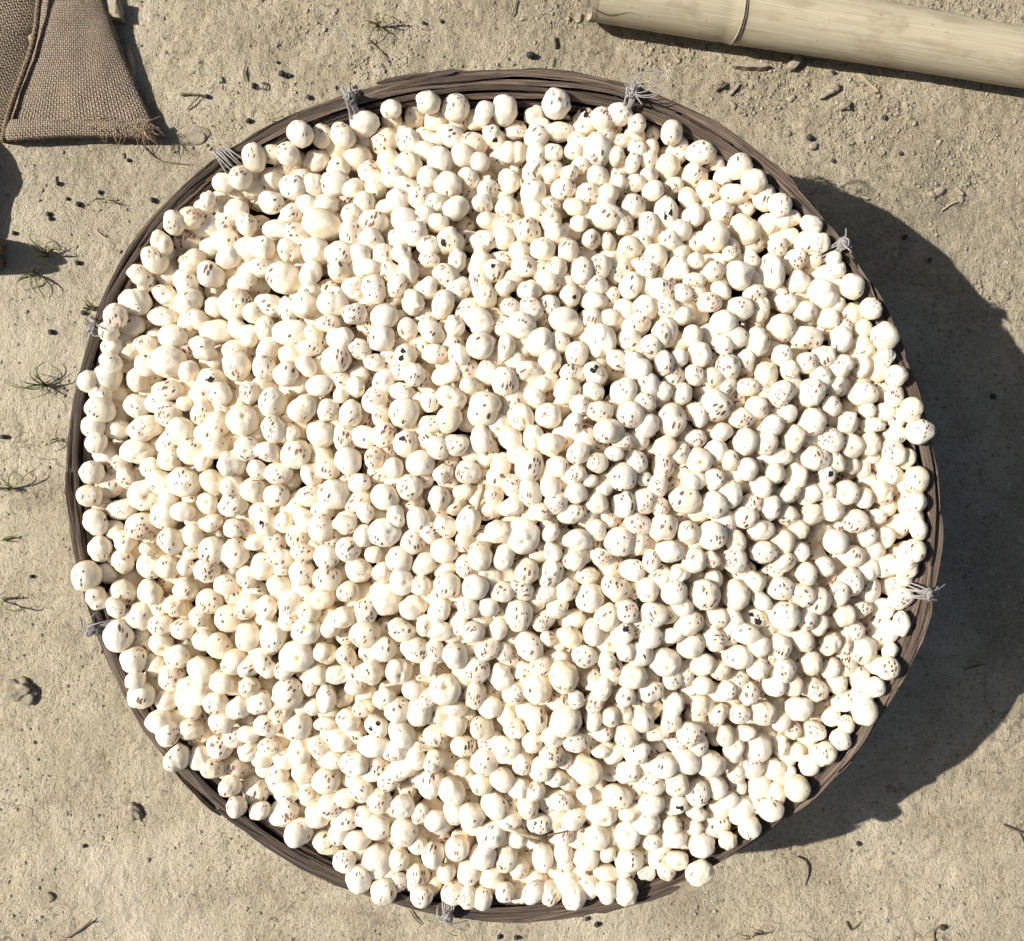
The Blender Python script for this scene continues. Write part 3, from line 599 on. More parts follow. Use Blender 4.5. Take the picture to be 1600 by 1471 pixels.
512 319 1645 241 194 0t;827 454 1921 200 180 0f;170 589 1630 223 236 0f;637 514 1963 166 187 0f;709 1396 1670 203 183 0f;548 365 1771 182 242 0d;1380 886 1576 231 231 20t;922 377 1801 166 187 0d;578 414 1895 198 168 0f;897 741 2146 200 175 5d;862 266 1637 180 202 24d;872 728 2148 189 178 20p;\
312 1185 1660 177 201 0p;1270 350 1690 197 159 0p;901 1160 1935 216 167 0d;1258 487 1724 189 170 -7h;622 313 1721 188 193 0p;941 186 1610 190 181 29d;285 983 1679 187 166 0f;777 986 2029 168 198 0p;253 380 1680 174 199 0t;1396 680 1642 203 192 12t;253 1007 1643 214 175 34h;331 818 1834 208 157 0t;\
837 623 2046 210 169 30t;465 366 1676 249 200 49f;1146 968 1894 231 178 45f;544 925 2024 177 177 0f;696 824 2060 200 180 10p;650 366 1836 189 201 0f;484 775 1952 214 170 -10d;585 1200 1711 243 208 -13f;387 436 1679 174 199 0p;711 1133 1875 194 191 -45p;412 388 1676 188 188 0p;843 1287 1720 216 167 0f;\
1260 898 1794 168 198 0p;857 441 1892 189 178 20p;1436 828 1680 157 208 0p;745 410 1844 172 231 44h;711 511 1993 166 187 0p;1294 499 1698 185 172 0p;216 594 1644 174 199 0h;872 419 1865 190 190 0d;888 392 1835 169 193 10d;731 282 1663 176 199 0d;999 194 1620 166 183 37d;936 277 1682 190 186 0p;\
1360 694 1682 169 210 0p;1084 590 1931 168 198 0f;1167 733 1916 166 187 0p;568 835 2066 180 196 23p;372 1261 1680 173 173 0p;870 366 1810 190 190 0p;1185 1229 1602 191 220 0t;1083 753 1970 199 200 31t;1225 881 1819 205 164 -41f;666 280 1672 188 193 0p;271 948 1686 189 178 0h;919 303 1727 198 168 0f;\
150 691 1690 169 188 28f;360 1229 1660 173 173 0p;615 732 2053 170 176 0p;291 441 1610 216 192 47f;391 1042 1835 179 215 59f;1400 587 1700 172 172 0p;945 1394 1700 177 174 0t;1020 301 1627 177 177 0p;321 353 1554 245 194 0f;891 463 1879 166 187 0b;1263 774 1761 214 194 0f;422 1167 1672 199 165 0f;\
1116 751 1964 166 187 0p;688 987 2073 219 158 0t;786 372 1780 201 189 0p;483 1243 1624 190 165 19d;792 1396 1680 175 168 -16d;262 426 1556 250 225 20p;672 664 2063 198 168 20d;1060 893 2017 210 169 0t;656 310 1735 188 188 0d;1207 665 1870 177 177 0f;937 418 1801 177 221 17d;198 845 1640 190 190 0t;\
229 569 1657 190 227 -49f;1128 541 1875 189 178 0f;833 1395 1670 195 160 -55p;771 423 1867 178 189 0b;1010 603 2006 213 220 -55t;479 573 1944 177 177 0p;1000 1022 1946 215 207 -23p;1208 1201 1596 205 174 0p;1117 707 1930 192 202 0p;450 241 1660 182 181 40d;763 584 1987 204 204 0f;1379 951 1565 224 172 8p;\
1341 1059 1603 193 216 0p;563 546 1962 161 193 -56d;1025 1146 1847 246 135 0t;621 805 2067 178 191 -39h;1175 1198 1637 190 208 -35p;260 1094 1623 182 182 0p;681 190 1480 201 189 0p;668 408 1881 196 155 0f;179 949 1700 153 203 -59p;264 648 1716 214 208 -9d;390 523 1761 189 190 -45h;968 427 1729 209 239 0f;\
872 949 1987 190 186 0p;390 613 1896 156 185 -19d;354 378 1573 259 196 0f;415 512 1783 172 219 1p;946 1029 2006 161 186 0p;1261 967 1804 204 186 47d;407 419 1687 211 163 1d;852 599 2023 226 172 -46t;1155 1116 1769 186 164 0d;173 565 1700 191 158 40p;1301 633 1758 166 187 0d;559 605 1950 177 177 0p;\
260 779 1739 190 190 0p;860 762 2145 177 177 0p;1281 831 1613 218 218 0t;427 278 1577 188 188 0f;939 871 2004 191 155 24d;1189 937 1874 150 199 -57p;897 586 1997 224 188 -11d;708 1267 1718 225 225 4d;815 921 2052 203 173 18d;1179 909 1877 177 177 0p;138 596 1690 171 176 0p;250 753 1705 186 224 -59f;\
552 292 1622 185 186 -7t;668 450 1917 166 187 20t;1044 377 1709 198 168 0f;616 276 1633 214 186 0f;844 1202 1880 208 188 56f;829 483 1950 207 186 45d;400 851 1857 194 164 -9p;483 956 1966 185 194 -4d;834 180 1460 185 174 20t;964 564 1993 199 167 40f;853 927 2009 198 168 0p;728 886 2060 199 212 -11d;\
878 537 1938 224 210 -24d;672 626 2054 155 196 0f;1082 525 1920 165 178 10p;961 288 1629 207 228 0p;1027 760 2007 171 200 34f;1120 1231 1700 174 184 0f;313 499 1678 199 174 0p;490 520 1918 208 161 58t;1052 995 1935 207 155 -17t;932 828 2037 166 187 0p;1186 1010 1860 177 185 27p;165 709 1553 214 194 0p;\
1434 785 1700 164 170 0p;1149 845 1919 197 167 59h;204 507 1580 236 223 0d;1212 386 1644 177 177 0f;771 774 2086 166 187 0d;948 308 1720 193 199 48p;1065 615 1957 166 182 0f;532 1161 1760 182 154 0p;1087 375 1616 207 228 -20p;799 477 1953 177 177 0d;1288 553 1760 182 202 -37t;350 286 1660 197 161 0p;\
496 1051 1848 207 170 55f;1168 605 1862 205 144 0f;931 1097 1983 211 165 -59d;569 1105 1847 180 154 0f;631 615 1976 233 172 0f;1298 1044 1672 170 176 0p;1396 619 1660 166 187 0d;297 580 1729 170 170 0p;863 864 2062 149 194 -35d;1320 1095 1599 213 175 -20f;390 1074 1819 173 173 0f;1047 1127 1835 189 187 -34d;\
1313 1156 1680 162 175 0f;904 1093 1999 175 165 20p;1060 1259 1748 171 161 0b;868 786 2122 188 203 57f;497 1274 1609 204 190 0p;1125 1116 1795 159 203 33f;386 902 1816 166 187 0p;983 1266 1755 208 174 -21t;303 1110 1689 173 173 0p;1407 822 1563 206 216 0f;844 797 2132 193 165 29d;605 251 1573 201 189 0p;\
491 289 1608 175 192 -15p;619 1172 1817 222 178 -13d;792 326 1703 188 188 0p;837 1233 1834 158 201 40d;761 296 1668 174 185 0f;1149 528 1849 212 179 17p;1062 361 1682 190 177 25p;366 826 1847 163 163 0p;692 740 2056 173 153 -20p;645 1078 1958 175 165 0p;569 319 1689 176 199 0p;649 1184 1804 163 216 -39h;\
816 1194 1892 173 173 0f;1044 483 1892 168 193 -52f;809 1308 1688 189 175 46p;846 1041 1972 190 180 10d;894 968 1917 233 172 -10p;473 864 1971 199 152 11d;571 801 2062 153 173 0p;586 566 1961 194 143 0f;390 1174 1651 181 174 0p;1346 572 1679 159 197 0p;1387 555 1700 175 177 0t;1345 954 1634 205 144 0f;\
802 760 2108 171 197 -43d;880 1332 1630 152 192 0p;763 949 2081 173 153 0p;439 1112 1758 207 192 -50f;1134 1150 1752 153 184 0p;783 724 2076 165 175 0t;977 1021 1992 175 165 0d;717 411 1854 169 210 0h;927 1124 1959 144 205 0p;1222 556 1810 165 177 16f;484 544 1930 205 144 0f;657 915 2060 175 165 0d;\
1166 565 1843 161 184 -31d;1087 686 1943 173 153 0d;1220 1127 1670 162 175 0p;811 1231 1836 184 174 0p;1018 877 2025 143 194 0d;612 171 1630 176 145 0p;731 1402 1700 166 176 0d;1136 610 1858 184 245 29h;1138 1314 1680 159 159 0p;1098 1071 1837 180 154 0p;402 734 1925 188 155 43f;1163 1145 1721 195 152 -18p;\
464 839 1951 171 187 0f;955 1120 1940 168 164 0p;242 1039 1618 166 210 0p;521 1187 1726 202 163 9p;1042 1366 1700 154 165 0f;927 612 2060 187 166 30p;1075 310 1584 157 192 -21p;1355 890 1626 196 205 -1p;684 348 1792 183 160 0p;765 902 2047 221 194 34h;916 900 1992 205 144 0f;752 319 1706 183 160 0f;\
647 183 1510 157 162 0p;1007 628 2044 198 168 0d;1113 590 1894 192 161 -10p;1281 379 1700 155 162 0f;1067 495 1908 163 163 0p;832 1160 1939 166 172 0p;836 333 1740 194 173 56f;662 976 2055 165 196 -23d;1288 886 1752 163 163 0p;157 614 1670 193 200 0d;725 770 2055 183 142 0p;781 406 1788 249 187 -18d;\
1031 902 1985 197 232 25d;697 1364 1637 157 157 0p;886 1380 1600 218 218 10p;671 384 1853 204 160 -9d;1364 665 1677 194 143 0p;335 480 1674 185 172 0p;1054 1310 1681 203 153 0p;1231 341 1640 210 169 0t;1246 1175 1586 175 162 0p;989 255 1593 147 183 0f;1129 454 1833 185 154 0t;1350 779 1682 165 175 0d;\
1307 1067 1636 164 186 0p;454 554 1905 185 168 -19p;658 1157 1803 246 187 24d;1117 904 1892 190 190 0p;399 490 1732 225 196 24p;1150 1210 1674 159 159 0f;920 1387 1650 176 196 30p;503 213 1590 167 198 0f;1258 382 1610 202 189 0f;923 502 1884 187 213 10d;750 255 1612 157 162 0p;896 241 1598 176 174 -22t;\
861 833 2096 151 161 0p;1036 792 2003 190 172 -20d;800 629 2010 239 198 -40d;549 338 1714 181 187 45p;319 1001 1719 181 174 0p;1252 862 1782 151 161 0p;685 320 1738 193 195 -54p;713 1107 1913 205 144 0p;997 849 1985 194 197 44f;170 518 1710 169 164 0f;438 1206 1612 182 182 0f;1380 841 1603 166 187 0h;\
1354 839 1652 175 165 -30p;1145 1171 1716 191 206 -17h;724 846 2081 172 181 -56d;1220 1165 1620 133 181 0p;672 1040 2019 154 185 0p;1067 458 1861 151 161 0h;977 1088 1944 163 163 0d;1388 986 1600 166 187 0p;942 1170 1885 181 151 0t;456 334 1662 170 158 0d;1239 1070 1732 171 187 0p;652 1322 1680 186 168 45h;\
312 964 1709 163 163 0f;409 795 1821 226 219 13t;1222 714 1845 173 153 0p;1176 964 1792 239 209 20b;924 1063 1937 170 176 0p;861 346 1768 165 199 3h;1013 272 1593 162 182 36d;680 1013 2050 147 199 -25d;789 452 1918 163 163 0p;517 983 1956 165 175 0p;1084 440 1835 183 142 0d;599 895 2050 180 169 -60t;\
212 1064 1720 160 160 0p;1326 722 1632 216 206 0t;1010 424 1776 165 175 0f;1283 589 1773 212 186 52f;197 748 1602 198 153 45f;974 483 1855 165 175 0f;1306 605 1751 195 159 -15f;812 393 1825 172 172 0p;320 724 1844 152 192 27p;763 710 1992 246 185 -58t;540 1247 1691 182 154 0p;974 351 1725 166 182 -21d;\
881 1301 1679 157 187 -10d;1328 492 1645 187 187 0p;388 1147 1700 176 142 0p;1281 977 1763 189 178 0p;1062 708 1973 169 184 24f;1247 828 1775 175 165 0p;1090 1269 1695 200 141 0p;1368 1074 1680 149 159 0f;1301 1120 1594 184 153 0p;1372 577 1640 176 214 0p;1265 1196 1660 168 162 0p;859 477 1921 163 163 0d;\
1231 648 1847 158 158 0p;671 832 2057 188 171 46d;859 316 1728 170 158 0d;1234 579 1824 155 168 0p;343 314 1570 231 193 0h;811 1356 1596 173 173 0f;146 667 1670 189 178 0p;1317 1038 1607 224 213 -15f;915 686 2068 218 230 -51d;560 786 1986 184 244 44d;1036 612 2002 159 167 0p;1050 1290 1718 158 148 0p;\
400 926 1721 234 208 47d;666 237 1576 213 161 21p;932 446 1824 187 166 0f;1212 1241 1640 154 195 0p;728 579 1973 220 210 6d;661 339 1791 202 156 -50f;1363 860 1616 200 182 -1p;586 865 2062 161 151 0p;480 321 1649 186 164 15h;792 1114 1875 172 233 0f;451 968 1898 214 186 -51f;607 1220 1753 160 181 57d;\
916 1242 1783 159 159 0p;1126 1048 1846 172 173 -15d;444 816 1917 153 173 0f;656 1272 1721 152 166 0d;766 798 2041 223 188 -1d;1345 1085 1650 182 182 0p;1025 1342 1625 148 158 0f;891 271 1660 163 163 0p;779 253 1507 166 196 16f;555 1073 1853 175 165 0f;1129 278 1503 170 176 0f;1141 720 1934 140 171 0p;\
168 896 1610 163 163 0p;529 263 1571 188 172 45p;487 1107 1772 151 161 0f;1118 1261 1606 222 209 -15t;976 1113 1875 234 183 45p;836 242 1579 178 187 7p;568 1273 1618 215 189 -9f;959 706 2107 161 151 0p;1424 808 1650 181 177 0f;1346 514 1642 164 169 0p;172 541 1670 185 172 0f;684 1115 1858 199 224 -56d;\
365 1152 1684 176 165 2f;733 601 2071 150 150 0p;355 350 1538 240 195 15d;963 245 1608 140 171 0p;1302 723 1723 177 187 -35f;554 1144 1699 193 248 -24f;953 498 1874 173 153 0p;1179 460 1773 191 161 -16d;334 564 1611 234 189 -27d;428 244 1610 188 188 0p;1144 399 1745 159 139 0d;954 885 1931 206 232 5d;\
866 239 1585 183 142 0h;781 749 2044 210 205 -2d;994 286 1634 150 150 0f;1230 806 1795 184 175 40d;444 1185 1649 164 194 -44p;594 649 1985 147 183 0f;952 380 1765 139 159 0p;367 548 1739 199 174 0d;612 194 1500 174 185 0h;1179 384 1564 240 203 30f;636 295 1665 191 231 -17h;514 505 1936 183 142 0d;\
788 512 1927 205 176 45d;995 232 1563 157 163 0f;1130 818 1914 197 235 5f;507 1131 1750 177 117 0p;589 739 1969 210 180 17d;1287 768 1738 193 155 6h;874 1097 1892 200 201 -30d;476 919 1916 237 191 12d;1334 986 1644 175 165 0f;533 618 1948 151 161 0p;943 1146 1916 171 140 0d;820 1052 1914 222 186 30d;\
869 1216 1851 158 148 0p;1066 947 1976 157 201 -50h;1070 1053 1842 149 195 10f;1049 1062 1871 175 165 0d;956 1049 1944 189 227 5d;1059 244 1479 204 204 0p;1052 589 1944 179 195 4d;839 1318 1500 232 203 41d;623 372 1799 201 189 0f;329 387 1541 195 163 -54p;951 1335 1652 156 136 0p;943 759 2043 206 181 -39t;\
1383 644 1654 161 151 0p;578 270 1556 236 179 59d;667 1090 1949 200 161 -8d;750 445 1863 190 252 -11d;654 545 1897 217 229 -28t;1054 290 1575 157 127 0d;325 314 1670 129 152 0p;734 655 1979 253 191 -33d;290 886 1750 138 148 0p;1322 1133 1660 131 163 0p;1306 421 1680 160 145 0p;805 564 1983 208 159 37h;\
605 428 1872 201 217 -46f;1150 1062 1760 201 200 -56f;1138 1247 1659 169 169 0p;1017 1314 1679 156 136 0f;1060 560 1954 150 150 0p;295 508 1618 172 230 -1f;204 550 1612 168 155 0p;456 675 1955 128 169 0f;445 1046 1860 199 152 -24d;837 1374 1570 187 163 0p;715 972 2048 169 228 7d;995 687 1983 200 180 20f;\
292 1072 1703 171 161 0t;1288 741 1746 163 163 0b;731 486 1925 170 226 43d;724 1199 1816 133 141 0p;947 810 1979 191 209 14d;1268 406 1595 182 157 0f;766 1156 1829 215 194 18d;563 397 1854 187 166 50p;247 633 1659 214 194 40p;313 1150 1569 204 155 -39h;1301 402 1720 141 131 0p;599 404 1830 176 230 -2d;\
1287 1105 1481 198 226 -53f;1372 807 1639 146 125 0h;725 1310 1590 207 183 32h;1112 874 1972 159 139 0d;1174 405 1723 127 157 0d;559 585 1882 189 155 0t;1288 432 1590 218 208 0t;264 690 1667 243 202 -48f;1197 982 1770 221 166 43d;231 856 1699 136 136 0p;454 751 1826 220 198 56d;904 350 1790 136 136 0p;\
1054 1158 1757 222 180 -21f;453 484 1782 179 233 -15p;635 1238 1622 204 172 -44d;625 581 1965 162 200 23d;371 515 1709 169 218 -43t;1357 756 1556 208 187 58p;657 1060 1868 244 183 37d;960 1177 1832 158 208 45p;622 1379 1660 150 150 0d;949 1004 1937 214 213 18h;533 596 1910 200 163 32d;236 731 1669 163 163 0d;\
182 616 1566 187 166 0p;1087 408 1782 136 136 0p;797 351 1745 176 187 23d;867 1029 1917 210 169 -30f;578 1023 1920 157 209 -54d;430 846 1838 188 207 -40d;902 1305 1616 215 204 10d;1331 633 1575 182 242 43h;419 1072 1684 248 199 39t;1174 787 1864 184 178 -2d;786 1018 1987 139 159 0d;187 728 1555 196 195 20d;\
1233 372 1594 155 168 0p;1389 1017 1650 137 146 0p;180 829 1602 165 180 -40p;1418 717 1630 153 173 0p;710 787 2004 187 184 43h;1407 864 1560 206 216 0t;966 222 1557 183 142 0f;317 617 1707 200 245 -19t;805 210 1513 172 102 0d;1009 1364 1640 152 112 0d;701 1182 1695 245 194 24t;1319 1004 1655 183 196 0f;\
242 1065 1589 177 232 -43f;665 596 1922 164 219 -1d;866 1277 1660 206 213 34p;780 665 2000 211 223 -32h;956 1205 1770 182 163 -16f;663 687 2012 207 195 -56h;288 633 1744 136 136 0p;1277 872 1661 197 167 51t;542 997 1837 237 193 39d;468 600 1834 214 220 59p;1374 612 1562 206 205 34p;972 689 2065 201 156 17d;\
1080 1082 1766 199 197 28f;1059 398 1654 210 196 39p;745 776 2007 201 153 45f;1239 1141 1627 129 145 0d;646 791 1970 228 220 56d;1158 894 1791 225 224 -45d;880 1351 1584 181 182 -48d;1000 377 1686 176 198 -25d;707 533 1924 167 209 -49d;725 351 1636 188 188 0d;1290 908 1637 186 235 42d;1347 733 1597 140 171 0p;\
1386 789 1587 171 194 -2d;537 1089 1729 159 167 0p;840 862 1997 245 198 -52d;734 378 1708 236 178 8d;1214 462 1643 164 212 0d;296 1008 1548 197 255 -48p;1109 526 1810 188 213 -49p;676 931 2012 212 228 -32f;332 454 1524 178 214 39f;883 1187 1853 167 192 -43d;529 1304 1628 164 170 0p;1044 435 1687 250 197 -52d;\
531 232 1522 226 173 -35p;484 1070 1820 117 177 0f;279 1125 1597 203 186 15h;1235 1209 1580 150 166 0p;1196 1148 1581 160 195 -11p;324 676 1809 208 165 -17t;856 997 1979 136 136 0d;1366 973 1504 193 179 0f;1356 642 1685 136 136 0p;413 610 1804 219 210 58p;1306 481 1654 193 181 0f;1118 255 1540 155 114 0p;\
1013 250 1553 151 161 0f;823 1109 1867 214 191 -3h;1195 722 1772 195 252 -39f;1417 785 1590 189 178 0f;990 1232 1696 244 206 -3f;677 1386 1620 150 150 0p;1018 1111 1784 179 193 0p;907 260 1613 161 151 0p;1107 334 1518 209 224 -36f;367 929 1694 184 214 -17f;952 466 1783 211 160 -52f;247 948 1650 199 163 -1d;\
411 1182 1633 170 174 0p;503 800 1941 194 173 -28h;403 449 1570 206 167 -17f;835 937 1937 191 228 14p;603 327 1672 190 154 -7p;1007 748 2025 122 122 0b;203 905 1509 216 221 14p;845 424 1841 193 169 19d;323 978 1611 195 235 -50p;722 1057 1926 195 229 -27p;1236 603 1794 175 198 -10f;807 712 2060 166 192 48t;\
500 711 1878 199 245 -47p;390 825 1772 212 176 53h;878 686 2048 187 204 9d;1370 999 1544 171 179 0f;1087 1293 1671 131 121 0p;598 980 1880 172 209 -2f;185 646 1523 192 256 -5f;1098 497 1782 164 168 0p;575 511 1877 169 216 -27d;1071 1290 1577 221 229 -30f;1179 508 1700 185 170 59d;923 751 2123 132 112 0p;\
859 817 2014 175 210 -25d;757 749 1996 161 185 -41d;853 499 1842 190 221 26d;485 459 1780 185 183 -40d;1181 1256 1620 166 170 0d;609 564 1899 188 210 17d;471 276 1558 180 195 0f;1187 609 1799 217 196 45f;1141 747 1865 212 180 -8h;1061 731 1920 193 188 55f;292 1090 1619 252 187 59d;991 213 1507 181 212 0p;\
1392 916 1531 208 172 -3d;1109 676 1814 234 177 -7h;1090 802 1902 217 210 -9f;904 224 1541 162 195 -37p;258 915 1573 163 163 0f;385 1202 1477 239 180 -13f;697 756 1972 205 196 42d;932 1234 1700 229 177 18p;755 965 2014 171 229 55f;568 222 1486 185 244 57f;742 188 1478 158 170 0p;1151 1228 1608 165 187 -32t;\
406 353 1532 217 164 1f;299 864 1774 121 110 0d;701 726 1958 206 235 11d;519 1144 1674 244 194 -54f;1020 210 1500 112 132 0p;1034 1314 1598 189 213 48p;1060 535 1863 175 177 52p;918 802 2026 179 186 32d;614 468 1839 207 217 0d;880 445 1790 223 226 -5t;1095 614 1816 231 210 -23p;224 1008 1563 194 194 -54d;\
946 216 1566 170 166 0d;613 1075 1802 203 172 6h;570 928 1937 238 187 33p;222 992 1621 132 112 0d;733 1119 1815 200 190 1d;815 543 1946 181 175 -2t;822 1340 1483 188 215 58f;377 625 1748 222 227 -24d;464 788 1865 194 231 46p;1119 413 1663 166 187 0p;922 1147 1848 224 185 -53p;412 1012 1767 254 193 1t;\
369 1072 1681 240 186 14p;415 1201 1580 160 160 0p;1366 1038 1590 162 168 0p;892 362 1705 206 162 -1f;1205 897 1789 204 158 -26d;303 776 1690 204 209 30d;531 893 1918 210 184 -37d;1316 743 1531 225 198 -9d;811 1396 1620 161 171 0t;1041 297 1469 232 189 30d;1241 1031 1635 231 214 37f;1052 762 1905 187 166 0f;\
1091 1165 1783 154 191 23d;521 839 1924 184 211 31d;1399 653 1625 169 182 0p;664 754 2018 136 136 0f;561 425 1820 210 178 8p;446 262 1547 197 186 0d;293 613 1630 221 188 -48p;201 572 1574 165 140 0h;695 890 2018 163 192 47p;1309 879 1589 187 190 -20p;370 446 1602 199 174 0f;1320 512 1670 156 163 0d;\
1086 907 1859 200 172 -50f;790 902 1972 217 217 -39t;666 213 1525 139 127 0p;285 900 1643 187 227 -43d;799 994 1909 242 186 24h;442 1158 1570 184 213 -33t;955 1302 1599 222 211 4t;288 549 1604 221 174 -48d;816 326 1641 194 212 55p;1259 1156 1524 191 194 -8p;1044 960 1930 197 153 -18f;162 792 1561 178 191 30d;\
288 956 1582 173 228 -10t;801 440 1829 191 173 -32d;386 1127 1616 162 200 -45t;1103 1130 1693 186 168 -12f;806 207 1427 180 182 0d;854 1248 1688 228 188 54p;379 600 1674 217 212 3f;1089 465 1779 193 201 43f;1166 324 1511 174 171 0d;688 1317 1553 243 188 54f;1214 1103 1584 207 211 -1p;314 914 1614 181 223 20p;\
927 852 1921 209 239 -22d;729 1008 1949 215 184 56d;958 633 1966 225 218 -6d;515 1113 1666 180 206 -47f;755 843 2021 199 242 31p;1004 1338 1554 211 172 -35d;228 443 1590 161 163 0t;674 1264 1616 197 229 59t;503 576 1863 222 191 -56t;1414 902 1600 127 157 0p;825 801 2049 211 207 41d;1011 236 1487 181 195 0t;\
1065 684 1863 191 228 35t;608 1366 1620 167 161 0p;656 633 1942 209 231 -12t;797 1253 1719 199 154 -54f;1151 627 1779 229 192 4d;919 338 1684 176 187 50p;549 1218 1661 205 156 5p;491 1145 1625 218 226 50d;913 399 1712 216 187 18f;1298 654 1630 212 218 50p;1340 593 1595 220 183 48d;772 1082 1834 158 210 -27p;\
1044 1247 1660 200 153 -13h;775 493 1889 164 196 -42d;1019 710 1911 163 182 -13d;1184 669 1797 198 169 32p;1136 991 1814 212 201 17f;196 534 1561 204 199 0p;1085 1120 1742 160 207 -36p;665 496 1864 195 174 9d;729 301 1563 203 166 34d;1278 1016 1609 207 196 24d;1359 707 1594 177 185 0t;781 310 1591 235 189 -55f;\
1068 489 1795 217 209 0d;1042 1269 1625 168 205 54f;1215 1220 1573 191 179 0t;872 1000 1902 197 191 33h;714 931 2001 251 199 20d;996 1099 1817 176 187 -30f;1077 851 1930 229 180 -10f;729 1216 1689 196 218 -52d;1314 815 1560 240 195 -44d;235 609 1551 170 170 0d;601 1318 1473 224 220 -11h;388 553 1635 182 208 -47d;\
1205 547 1722 198 176 14f;683 219 1543 136 113 0p;976 1359 1581 180 182 0f;1063 224 1560 121 110 0f;1006 1195 1778 224 170 -14p;560 1330 1585 172 186 0t;1248 629 1708 138 148 0p;780 955 1967 210 200 27d;910 459 1773 220 183 -21d;953 404 1699 190 176 -6h;466 251 1544 156 156 0p;650 450 1842 203 196 -8d;\
797 1029 1882 232 217 -41d;604 706 1943 184 242 3d;344 837 1705 219 180 28d;403 320 1468 213 177 21d;708 1346 1548 178 192 19f;1014 449 1771 192 160 -6f;716 191 1455 190 183 -5f;1138 385 1644 173 186 54h;362 692 1780 221 188 -32d;906 1359 1570 167 137 0p;361 430 1549 183 163 -9p;877 637 1983 183 169 -55d;\
1018 1052 1830 228 171 55p;504 1295 1491 212 192 -30f;811 1374 1538 191 192 0f;1288 516 1603 165 188 35f;622 750 1969 233 186 -4d;508 960 1898 214 184 6f;768 269 1395 207 234 3p;1031 632 1940 197 152 -44d;628 530 1878 200 166 -41f;1207 645 1775 195 204 5d;503 546 1836 180 186 -44d;316 1125 1480 199 240 -14d;\
1008 317 1509 246 199 -51p;1099 1217 1635 168 188 38f;1243 721 1691 236 188 -44f;1117 1146 1659 131 202 0h;1225 1185 1535 178 182 39p;885 1218 1783 163 204 -43p;570 652 1846 205 236 22d;443 891 1840 188 220 36t;707 991 1995 162 181 -8f;320 324 1590 165 140 0p;473 1098 1690 212 196 44p;683 804 1983 198 175 -57d;\
879 842 1980 166 196 56h;821 611 1959 240 194 -5d;1041 1084 1740 204 192 -51p;416 966 1773 193 185 0t;733 1250 1666 194 163 -16f;1018 850 1909 187 247 28t;1403 756 1576 202 208 0f;872 1317 1525 188 174 41p;543 754 1924 192 165 -34d;742 614 1991 174 198 56t;867 1364 1509 200 164 42p;231 503 1483 198 184 -56d;\
1161 585 1743 252 190 -14d;541 314 1510 220 220 3d;765 197 1444 162 215 -21d;1263 1056 1565 217 194 27d;573 1087 1747 218 192 -51t;195 604 1465 192 175 27d;401 268 1580 166 163 0d;1245 547 1661 192 166 -58p;605 360 1670 220 165 -35p;259 399 1590 162 175 0f;492 851 1899 186 188 -57d;906 282 1537 181 177 -32f;\
969 262 1511 184 184 -43d;504 1002 1805 178 205 -52d;991 920 1944 191 154 -56d;1345 667 1577 172 173 -28d;846 204 1449 196 212 0t;593 801 1998 162 211 -45t;1111 1082 1736 242 180 4f;404 650 1822 170 174 23h;1022 1168 1721 191 205 -48d;1148 703 1802 178 223 -6p;1264 685 1716 240 196 44f;995 978 1936 164 217 27d;\
613 1278 1586 177 213 -25p;889 1025 1846 193 241 -29d;774 560 1941 217 192 -23d;447 613 1763 217 226 -2h;998 410 1690 212 168 12d;474 1268 1470 196 189 55p;702 1207 1643 228 199 16f;817 1172 1797 209 209 29f;918 1047 1821 233 211 48t;995 764 1930 205 170 34d;657 1304 1569 168 206 -58h;653 1208 1646 200 228 6d;\
1054 803 1913 225 207 -46d;1119 448 1725 204 204 0f;399 681 1828 215 213 -48p;623 1014 1881 163 214 38f;432 1224 1497 216 179 44f;1104 390 1527 252 193 -50f;475 1051 1767 184 201 -34d;667 569 1814 209 230 12d;554 1045 1805 227 222 -25d;447 651 1851 243 196 28d;1359 812 1547 195 157 17p;238 836 1560 188 214 1f;\
1379 719 1547 192 216 44p;428 408 1608 197 151 -45p;359 890 1668 234 187 -51f;214 861 1561 191 166 -27h;666 428 1790 218 185 -3t;1293 962 1595 220 209 45f;1228 991 1760 161 195 -19d;1127 870 1821 204 174 -55p;186 697 1444 179 211 -44d;972 309 1520 211 234 -41f;623 502 1879 193 165 -40f;936 903 1872 183 211 -24d;\
1114 733 1866 241 200 53d;386 414 1589 203 152 -47d;932 1356 1493 202 169 -16d;854 742 2083 190 170 44d;1337 843 1538 243 183 56p;922 379 1604 242 232 0p;239 586 1572 167 171 0f;776 1133 1741 194 180 -33d;915 968 1830 206 227 -1f;1133 1015 1748 201 166 32h;1241 903 1698 206 179 -11t;1101 977 1813 169 226 -12f;\
472 668 1864 185 241 -13d;495 494 1731 228 212 36p;688 1050 1880 208 179 29f;688 398 1716 245 183 15h;585 1118 1719 213 205 0t;1329 939 1515 235 213 35f;858 290 1540 190 210 7f;1108 568 1812 164 219 -1f;907 1257 1623 205 165 34d;742 1284 1618 228 219 0p;1181 1066 1667 201 247 11f;910 532 1847 183 193 -10h;\
1306 450 1630 158 164 0p;933 701 1984 214 202 29f;967 507 1793 189 187 33p;283 492 1546 246 185 -18p;933 563 1849 212 206 -40d;1202 953 1738 198 212 31h;558 1170 1644 205 242 -48f;284 864 1663 214 178 49f;736 708 1979 186 168 30d;1200 1029 1765 207 173 -25d;1067 1029 1765 216 207 15p;626 829 1972 199 193 5h;\
576 480 1871 207 158 39d;427 298 1480 163 196 8d;348 641 1745 178 235 -45f;643 669 1945 163 180 -41h;1271 753 1641 233 198 -60d;379 737 1795 180 243 44d;1268 855 1554 190 206 -44f;890 900 1913 194 181 13d;1221 825 1727 216 161 -43d;745 346 1557 216 181 -19d;710 261 1483 227 219 4d;219 747 1490 208 213 33f;\
